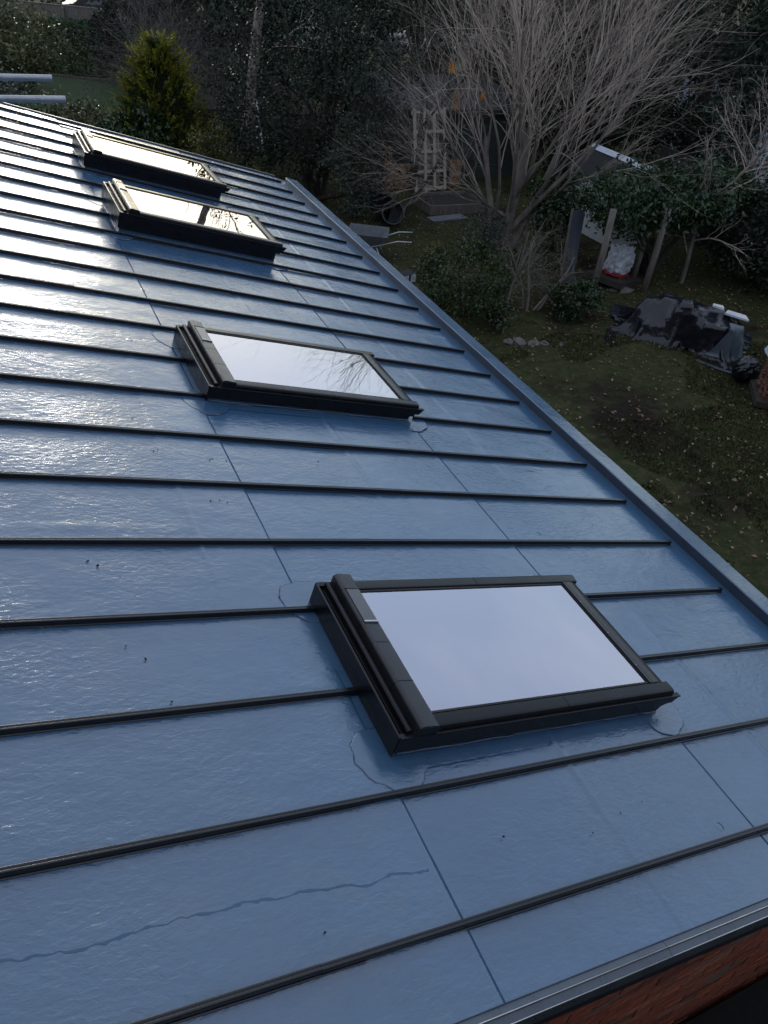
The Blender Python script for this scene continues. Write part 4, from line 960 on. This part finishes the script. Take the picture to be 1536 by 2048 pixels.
# local x along the front edge (left to right), local y away from the camera
rb_ = np.random.default_rng(12); BOX = []
for k_ in range(20):
    bx, by = rb_.uniform(-.72, .9), rb_.uniform(-.36, .4); q_ = max(0, 1 - (abs(bx - .05) / 1.0) ** 2.2 - (abs(by) / .55) ** 2.2 * .6)
    w1, w2 = rb_.uniform(.08, .2), rb_.uniform(.08, .18); BOX.append(((bx - w1, bx + w1), (by - w2, by + w2), .26 + .46 * q_ * rb_.uniform(.75, 1.1)))
BOX += [((-.66, .92), (-.34, .38), .30)]
def drape(nx, ny, x0, x1, y0, y1, slack, boxes, steps, seed, lift=.95, hold=None):
    """small position-based cloth: a sheet with some slack dropped over boxes and the ground"""
    r = np.random.default_rng(seed)
    X, Y = np.meshgrid(np.linspace(x0, x1, nx), np.linspace(y0, y1, ny), indexing='ij')
    P = np.stack([X, Y, np.full_like(X, lift) + .10 * (vnoise(X, Y, 3.0, seed) - .5) + .05 * (vnoise(X, Y, 8.0, seed + 1) - .5)], -1); Q = P.copy()
    dx = (x1 - x0) / (nx - 1) * slack; dy = (y1 - y0) / (ny - 1) * slack
    cons = [((1, 0), dx, 1.0), ((0, 1), dy, 1.0), ((1, 1), math.hypot(dx, dy), .5), ((1, -1), math.hypot(dx, dy), .5), ((3, 0), 3 * dx, .06), ((0, 3), 3 * dy, .06)]
    for st in range(steps):
        V = (P - Q) * .97; Q = P.copy(); P = P + V; P[..., 2] -= .0016
        for it in range(5):
            for (i, j), L0, k in cons:
                for par in (0, 1):
                    ai = slice(0, nx - i) if i else slice(0, nx)
                    A = P[: nx - i, max(0, -j): ny - max(0, j)]; B = P[i:, max(0, j): ny + min(0, j)]
                    d = B - A; l = np.linalg.norm(d, axis=-1, keepdims=True) + 1e-9
                    c = d * ((l - L0) / l) * .25 * k
                    P[: nx - i, max(0, -j): ny - max(0, j)] += c; P[i:, max(0, j): ny + min(0, j)] -= c
            m_ = .012
            for (bx0, bx1), (by0, by1), bz in boxes:
                x, y, z = P[..., 0], P[..., 1], P[..., 2]
                ins = (x > bx0 - m_) & (x < bx1 + m_) & (y > by0 - m_) & (y < by1 + m_) & (z < bz + m_)
                if not ins.any(): continue
                D = np.stack([x - bx0 + m_, bx1 + m_ - x, y - by0 + m_, by1 + m_ - y, bz + m_ - z], -1); k = D.argmin(-1)
                for q, (ax, val) in enumerate(((0, bx0 - m_), (0, bx1 + m_), (1, by0 - m_), (1, by1 + m_), (2, bz + m_))):
                    w_ = ins & (k == q); P[..., ax][w_] = val
                Q[ins] = Q[ins] * .4 + P[ins] * .6
            low = P[..., 2] < .012; P[..., 2][low] = .012; Q[low] = Q[low] * .3 + P[low] * .7
    I = np.arange(nx * ny).reshape(nx, ny); F = np.stack([I[:-1, :-1], I[1:, :-1], I[1:, 1:], I[:-1, 1:]], -1).reshape(-1, 4)
    return mesh_np(P.reshape(-1, 3), F)
def subd(o):
    md = o.modifiers.new('smooth', 'SUBSURF'); md.levels = 1; md.render_levels = 1; return o
subd(link('tarpaulin', drape(84, 66, -1.12, 1.2, -.82, .95, 1.2, BOX, 150, 8), M['tarp'], heap, smooth=True))
for i, ((bx0, bx1), (by0, by1), bz) in enumerate(BOX): MB().box(bx0 + .03, bx1 - .03, by0 + .03, by1 - .03, 0, bz - .03).build('stacked_boards', M['dark_wood'], heap)
gs = subd(link('grey_sheet', drape(34, 44, .42, 1.2, -1.0, .0, 1.07, [((a0 - .06, a1 + .07), (c0 - .09, c1 + .02), h_ + .06) for (a0, a1), (c0, c1), h_ in BOX], 150, 18), M['tarp_grey'], heap, smooth=True)); gs['label'] = 'grey sheet hanging over the front corner'
def on_heap(nm, label, lx, ly, z, poly, rz):
    a_ = math.radians(-43); x = 7.05 + lx * math.cos(a_) - ly * math.sin(a_); y = 8.45 + lx * math.sin(a_) + ly * math.cos(a_)
    return tag(MB().prism(poly, 0, .03, 'z').build(nm, M['white_paint'], None, (x, y, z), (-.1, .05, a_ + rz)), label, 'board')
on_heap('white_board', 'small white board scrap lying in the middle of the tarpaulin', 0.45, -.1, .735, [(-.1, -.02), (.07, -.12), (.1, .08), (-.06, .1)], .2)
on_heap('white_board', 'larger white board lying on the right end of the tarpaulin', .8, .0, .62, [(-.2, -.12), (.2, -.14), (.14, .12), (-.16, .13)], -.1)
# black sack and brick stack at the right edge
sk = thing('black_sack', 'round black sack between the tarpaulin heap and the brick stack', 'sack', (7.12, 6.95, 0))
crumple('sack', M['tarp'], sk, (.22, .2, .2), 171, amp=.12, zc=.19, power=.9)
MB().tube([(0, 0, .36), (.02, .01, .43), (.05, 0, .47)], [.03, .02, .035], 7).build('neck', M['tarp'], sk)
M['clay'] = brickmat('clay_tile', [(.17, .06, .04), (.22, .085, .055), (.12, .05, .038), (.26, .13, .09)])
st = thing('tile_stack', 'stack of reddish-brown clay tiles at the right edge of the lawn', 'tile stack', (6.72, 6.18, 0), (0, 0, math.radians(-38)))
MB().box(-.08, 1.3, -.05, .75, 0, .1).build('pallet_base', M['dark_wood'], st)
tm = MB().box(0, .27, 0, .17, 0, .022).mesh(); tm.materials.append(M['clay'])
for lay in range(24):
    for i in range(4):
        for j in range(3):
            if lay > 19 and i < 1: continue
            if 0 < i < 3 and j == 1: continue
            link('tile', tm, None, st, (i * .29 + rng.normal(0, .012), j * .2 + rng.normal(0, .01), .103 + lay * .026), (0, 0, rng.normal(0, .03)))
nx, ny = 24, 20
uu, vv_ = np.meshgrid(np.linspace(-.07, .7, nx), np.linspace(-.05, .68, ny), indexing='ij')
hz = np.where((uu > -.02) & (vv_ > -.02), .745, .745 - 2.2 * np.maximum(np.maximum(-.02 - uu, 0), np.maximum(-.02 - vv_, 0))) + .14 * np.exp(-((uu - .3) / .16) ** 2 - ((vv_ - .25) / .2) ** 2) + (vnoise(uu, vv_, 7, 5) - .5) * .05
I = np.arange(nx * ny).reshape(nx, ny); F = np.stack([I[:-1, :-1], I[1:, :-1], I[1:, 1:], I[:-1, 1:]], -1).reshape(-1, 4)
M['cloth'] = simple('pale_sheet', (.42, .50, .62), (.34, .42, .54), .6, 5)
a_ = math.radians(-38)
cl = link('pale_sheet', mesh_np(np.stack([uu, vv_, hz], -1).reshape(-1, 3), F), M['cloth'], None, (6.72, 6.18, .02), (0, 0, a_), smooth=True)
tag(cl, 'pale blue-white sheet draped over the tile stack', 'sheet')

# boundary fence and neighbours on the right
board_fence('boundary_fence', 'dark board fence along the right side of the garden', (11.3, 14.6), (11.8, 3.0), 0, 1.6, .14, M['dark_wood'])
ns = thing('playhouse', 'small hut with a dark felt roof and pale gable beyond the ivy', 'hut', (9.35, 12.75, 0), (0, 0, math.radians(3)))
MB().prism([(-.55, 0), (.55, 0), (.55, 1.25), (0, 1.62), (-.55, 1.25)], 0, 1.7, 'y').build('wall', M['white_paint'], ns)
MB().prism([(-.66, 1.19), (-.66, 1.225), (0, 1.675), (0, 1.64)], -.1, 1.8, 'y').build('roof', M['felt'], ns)
M['lit_slope'] = simple('lit_slope_tone', (.6, .65, .72), (.5, .55, .62), .3, 6)
MB().prism([(.66, 1.19), (.66, 1.225), (.001, 1.68), (.001, 1.645)], -.1, 1.8, 'y').build('roof', M['felt'], ns)
MB().prism([(-.12, 1.615), (0, 1.70), (.12, 1.62), (0, 1.684)], -.11, 1.81, 'y').build('lit_slope_strip', M['lit_slope'], ns)  # pale strip paints the light on the far slope
hb = thing('outbuilding', 'pale blue-white outbuilding wall at the right edge', 'building', (14.9, 15.0, 0), (0, 0, -.15))
M['pale_wall'] = simple('pale_wall', (.50, .56, .66), (.42, .48, .58), .7, 4)
MB().box(0, 5, 0, 4, 0, 2.7).build('wall', M['pale_wall'], hb)
for x in (.7, 2.2, 3.7): MB().box(x, x + .09, -.03, -.001, 0, 2.7).build('upright', M['dark_wood'], hb)
MB().prism([(-.2, 2.7), (4.2, 2.7), (2, 3.9)], -.2, 5.2, 'x').build('roof', M['felt'], hb)

# trees on the right -----------------------------------------------------------
SPEC_SAP = [(7, .75, .55, .45, .05, .015, 7, 9), (6, .6, .55, .55, .12, .03, 5, 6), (4, .7, .55, .6, .18, .02, 4, 5), (0, 0, 0, 0, .25, .02, 3, 4)]
bare_tree('young_tree', 'young nearly leafless tree with a few withered leaves behind the tarpaulin heap', 9.05, 10.6, [((0, 0, -.05), (.04, .05, 1), 2.2, .05), ((0, 0, 1.2), (.55, .15, 1), 2.6, .035)], SPEC_SAP, 181, [M['bark_grey'], M['bark_twig'], M['bark_twig'], M['bark_twig']], ['trunk', 'branch', 'twig', 'twig'], 'tree', ('withered_leaf', 260, .09, M['lf_grey']))
bare_tree('young_tree', 'young bare tree close to the right edge above the dark fence', 10.6, 11.4, [((0, 0, -.05), (.1, .0, 1), 3.0, .05), ((0, 0, 1.0), (.6, .3, 1), 2.6, .035)], SPEC_SAP, 182, [M['bark_grey'], M['bark_twig'], M['bark_twig'], M['bark_twig']], ['trunk', 'branch', 'twig', 'twig'], 'tree', ('withered_leaf', 200, .09, M['lf_grey']))
M['lf_cypress'] = leafmat('leaf_cypress', [(.012, .022, .014), (.02, .036, .021), (.03, .05, .03)], .6, .2, .15)
def bigconifer(label, x, y, h, R, n, seed, leaf=.2, mat=None, group='tall evergreens closing the view behind the gardens'):
    r = np.random.default_rng(seed); t = thing('tall_evergreen', label, 'tree', (x, y, 0), group=group)
    P, N, C = crown_pts((0, 0, h * .52), (R, R, h * .5), n, r, int(n / 55), .085, .6, .22)
    rad = np.hypot(P[:, 0], P[:, 1]); P[:, :2] *= (1.12 - .55 * np.clip(P[:, 2] / h, 0, 1))[:, None]
    foliage('crown', P, N, leaf, leaf * .42, mat or M['lf_cypress'], t, r, .3)
    MB().tube([(0, 0, -.1), (0, 0, h * .5), (.05, 0, h * .85)], [.2, .13, .03], 8).build('trunk', M['bark_dark'], t, smooth=True)
    mb = MB(); stems(mb, (0, 0, 0), C[r.integers(0, len(C), 10)], r, .05); mb.build('branch', M['bark_dark'], t, smooth=True)
    return t
bigconifer('tall dark cypress filling the top right corner', 13.2, 15.6, 6.6, 2.5, 17000, 191, .15)
bigconifer('dark cypress right of the bare tree, behind the young trees', 10.4, 16.6, 6.6, 1.7, 10000, 192, .14)
BG = [(15.8, 21.5, 6.6, 2.6), (12.3, 21.0, 6.4, 2.3), (8.9, 22.0, 6.0, 2.2), (6.2, 23.2, 5.6, 2.0), (4.2, 24.5, 5.0, 1.6), (10.6, 26.5, 6.6, 2.8), (1.9, 29.5, 4.2, 1.5), (3.6, 31.0, 4.4, 1.8), (6.4, 29.5, 5.4, 2.2), (15.0, 28.0, 7.0, 3.0), (20.0, 25.0, 7.0, 3.2), (3.9, 36.5, 4.2, 1.8), (6.5, 38.0, 4.8, 2.4)]
LB = ['broad dark tree behind the pale outbuilding', 'dark tree behind the right side of the bare tree', 'dark tree straight behind the bare tree', 'dark tree behind the left side of the bare tree', 'dark tree rising behind the big grey-green evergreen', 'farthest tall tree behind the bare tree', 'low dark tree left of the pale slim trunk', 'low dark tree right of the board fence', 'dark tree behind the pale slim trunk', 'tall tree far behind the cypress', 'tall tree at the far right', 'small tree at the right end of the grey board fence', 'dark tree beyond the right end of the grey board fence']
for i, ((x, y, h, R), lab) in enumerate(zip(BG, LB)):
    bigconifer(lab, x, y, h, R, 5200, 200 + i, .2, M['lf_dark'] if i % 3 else M['lf_cypress'])
# low brown undergrowth filling the beds
for i, (x, y, h, rx, ry, lab) in enumerate(((9.4, 19.3, 2.0, 1.6, .7, 'brown undergrowth behind the right end of the shed'), (12.0, 18.0, 2.2, 1.6, .9, 'brown undergrowth left of the pale outbuilding'), (13.2, 12.4, 1.9, 1.0, 1.4, 'brown scrub below the pale outbuilding'), (3.6, 22.8, 2.2, 1.3, .7, 'brown scrub behind the big grey-green evergreen'))):
    shrub('undergrowth', lab, 'undergrowth', x, y, h, rx, ry, 3600, .10, M['lf_brown'] if i != 3 else M['lf_dark'], 230 + i, clumps=60, cr=.16)

# ------------------------------------------------------------------ grass, leaf litter, fallen leaves
r = np.random.default_rng(77)
n = 120000
x = r.uniform(1.0, 9.5, n); y = r.uniform(.5, 9.6, n)
keep = (vnoise(x, y, .55, 301) + .5 * vnoise(x, y, 2.3, 302) - .12 * np.clip(y - 7, 0, 3) > .62) & (y < 9.2 - .35 * np.abs(x - 5))
x, y = x[keep], y[keep]; n = len(x)
T = np.stack([r.normal(0, .55, n), r.normal(0, .55, n), np.ones(n)], 1)
P = np.stack([x, y, gz(x, y) + .012], 1)
M['grass'] = leafmat('grass_blade', [(.022, .036, .009), (.036, .05, .015), (.075, .072, .03), (.14, .115, .06)], .6, .2, .2, 2.0)
gr = link('grass', leaf_mesh(P, T, unit(n, r), .06 * (.5 + r.random(n)), .011, .05), M['grass']); gr['kind'] = 'stuff'; tag(gr, 'short patchy grass of the garden lawn', 'grass')
M['dead_leaf'] = leafmat('dead_leaf', [(.10, .06, .035), (.18, .11, .06), (.27, .19, .11), (.36, .27, .18), (.22, .08, .03)], .6, .3, .1, 3)
n = 9000
x = r.uniform(1.5, 10.5, n); y = r.uniform(1, 17, n)
keep = (y > 8.6 + r.normal(0, .5, n)) | (r.random(n) < .6 * np.clip(vnoise(x, y, .9, 310) * 2.2 - .75, .06, 1))
x, y = x[keep], y[keep]; n = len(x)
N = np.stack([r.normal(0, .35, n), r.normal(0, .35, n), np.ones(n)], 1); T = unit(n, r); T[:, 2] *= .3
ll = link('leaf_litter', leaf_mesh(np.stack([x, y, gz(x, y) + .02], 1), T, N, .06 * (.5 + .8 * r.random(n)), .034 * (.5 + .8 * r.random(n)), .3), M['dead_leaf']); ll['kind'] = 'stuff'; tag(ll, 'brown fallen leaves lying thick under the trees and shrubs', 'leaf litter')
lm = []
M['loose_leaf'] = brickmat('loose_leaf', [(.14, .085, .05), (.28, .20, .13), (.38, .31, .23), (.20, .10, .05), (.33, .25, .16), (.24, .17, .10)])
for j in range(5):
    me = leaf_mesh(np.zeros((1, 3)), np.array([[1.0, 0, .1]]), np.array([[0, 0, 1.0]]), .085, .04 + .008 * j, .25 + .06 * j); me.materials.append(M['loose_leaf']); lm.append(me)
for i in range(280):
    x = r.uniform(2.2, 8.2); y = r.uniform(2.2, 8.9)
    o = link('fallen_leaf', lm[i % 5], None, None, (x, y, float(gz(x, y)) + .03), (r.normal() * .3, r.normal() * .3, r.random() * 6.28)); o.scale = (.45 + .65 * r.random(), .35 + .5 * r.random(), .6)
    tag(o, 'single dry curled fallen leaf lying on the patchy lawn', 'leaf', 'fallen leaves on the lawn')

# ------------------------------------------------------------------ low black roof beside the brick wall, unseen house and wing added to block sky light
lr = thing('side_store', 'low black felt roof below the red brick wall in the bottom right corner', 'store', (-2.6, -1.55, 0))
M['black_felt'] = simple('black_felt', (.006, .006, .007), (.004, .004, .005), .9, 20)
MB().box(0, 3.6, 0, 1.33, 0, 1.6).build('wall', M['mortar'], lr); MB().box(-.05, 3.7, -.05, 1.325, 1.601, 1.66).build('roof', M['black_felt'], lr)
MB().box(-.05, 3.7, -.12, -.051, 1.56, 1.7).build('edge_trim', M['trim'], lr)
hs = thing('shading_house', 'unseen tall grey house behind the viewpoint, added to block the sky', 'house', (-6, -9.9, 0))  # out of view, lengthened to keep sky light off ribs and garden
M['render'] = simple('house_render', (.13, .13, .135), (.10, .10, .105), .9, 6)
MB().box(0, 17, 0, 6.4, 0, 6.6).build('wall', M['render'], hs)
MB().prism([(-.4, 6.6), (6.8, 6.6), (3.2, 9.2)], -.4, 17.4, 'x').build('roof', M['clay'], hs)
for x in (1.2, 4.0, 6.6):
    f_ = MB().box(x, x + 1.3, 6.401, 6.44, 4.2, 5.4).build('window', M['white_paint'], hs); MB().box(x + .08, x + 1.22, 6.442, 6.45, 4.28, 5.32).build('pane', M['car_glass'], f_)

hw = thing('shading_wing', 'unseen house wing above the top of the roof, added to block the sky', 'house', (-5.35, -3.4, 0))  # out of view, added to cut off the sky on the left
MB().box(-4, 0, .01, 17, 0, 6.4).build('wall', M['render'], hw)
MB().prism([(-4.4, 6.4), (.4, 6.4), (-2, 8.2)], -.2, 17.4, 'y').build('roof', M['clay'], hw)
road = MB().box(-60, 80, 38.2, 44.5, .0, .02).build('road', simple('asphalt', (.05, .05, .052), (.04, .04, .042), .9, 20)); road['kind'] = 'structure'

for i, (x, y, h, R, lab) in enumerate(((14.2, 9.2, 7.0, 1.8, 'unseen tree over the middle of the right-hand boundary fence, added to shade the garden'), (14.0, 5.4, 7.0, 1.9, 'unseen tree over the right-hand boundary fence, nearer the house, added to shade the garden'), (14.0, 1.4, 6.6, 1.9, 'unseen tree past the front end of the right-hand boundary fence, added to shade the garden'))):  # out-of-view trees added to take sky light off the lawn
    bigconifer(lab, x, y, h, R, 5200, 240 + i, .18, M['lf_dark'])
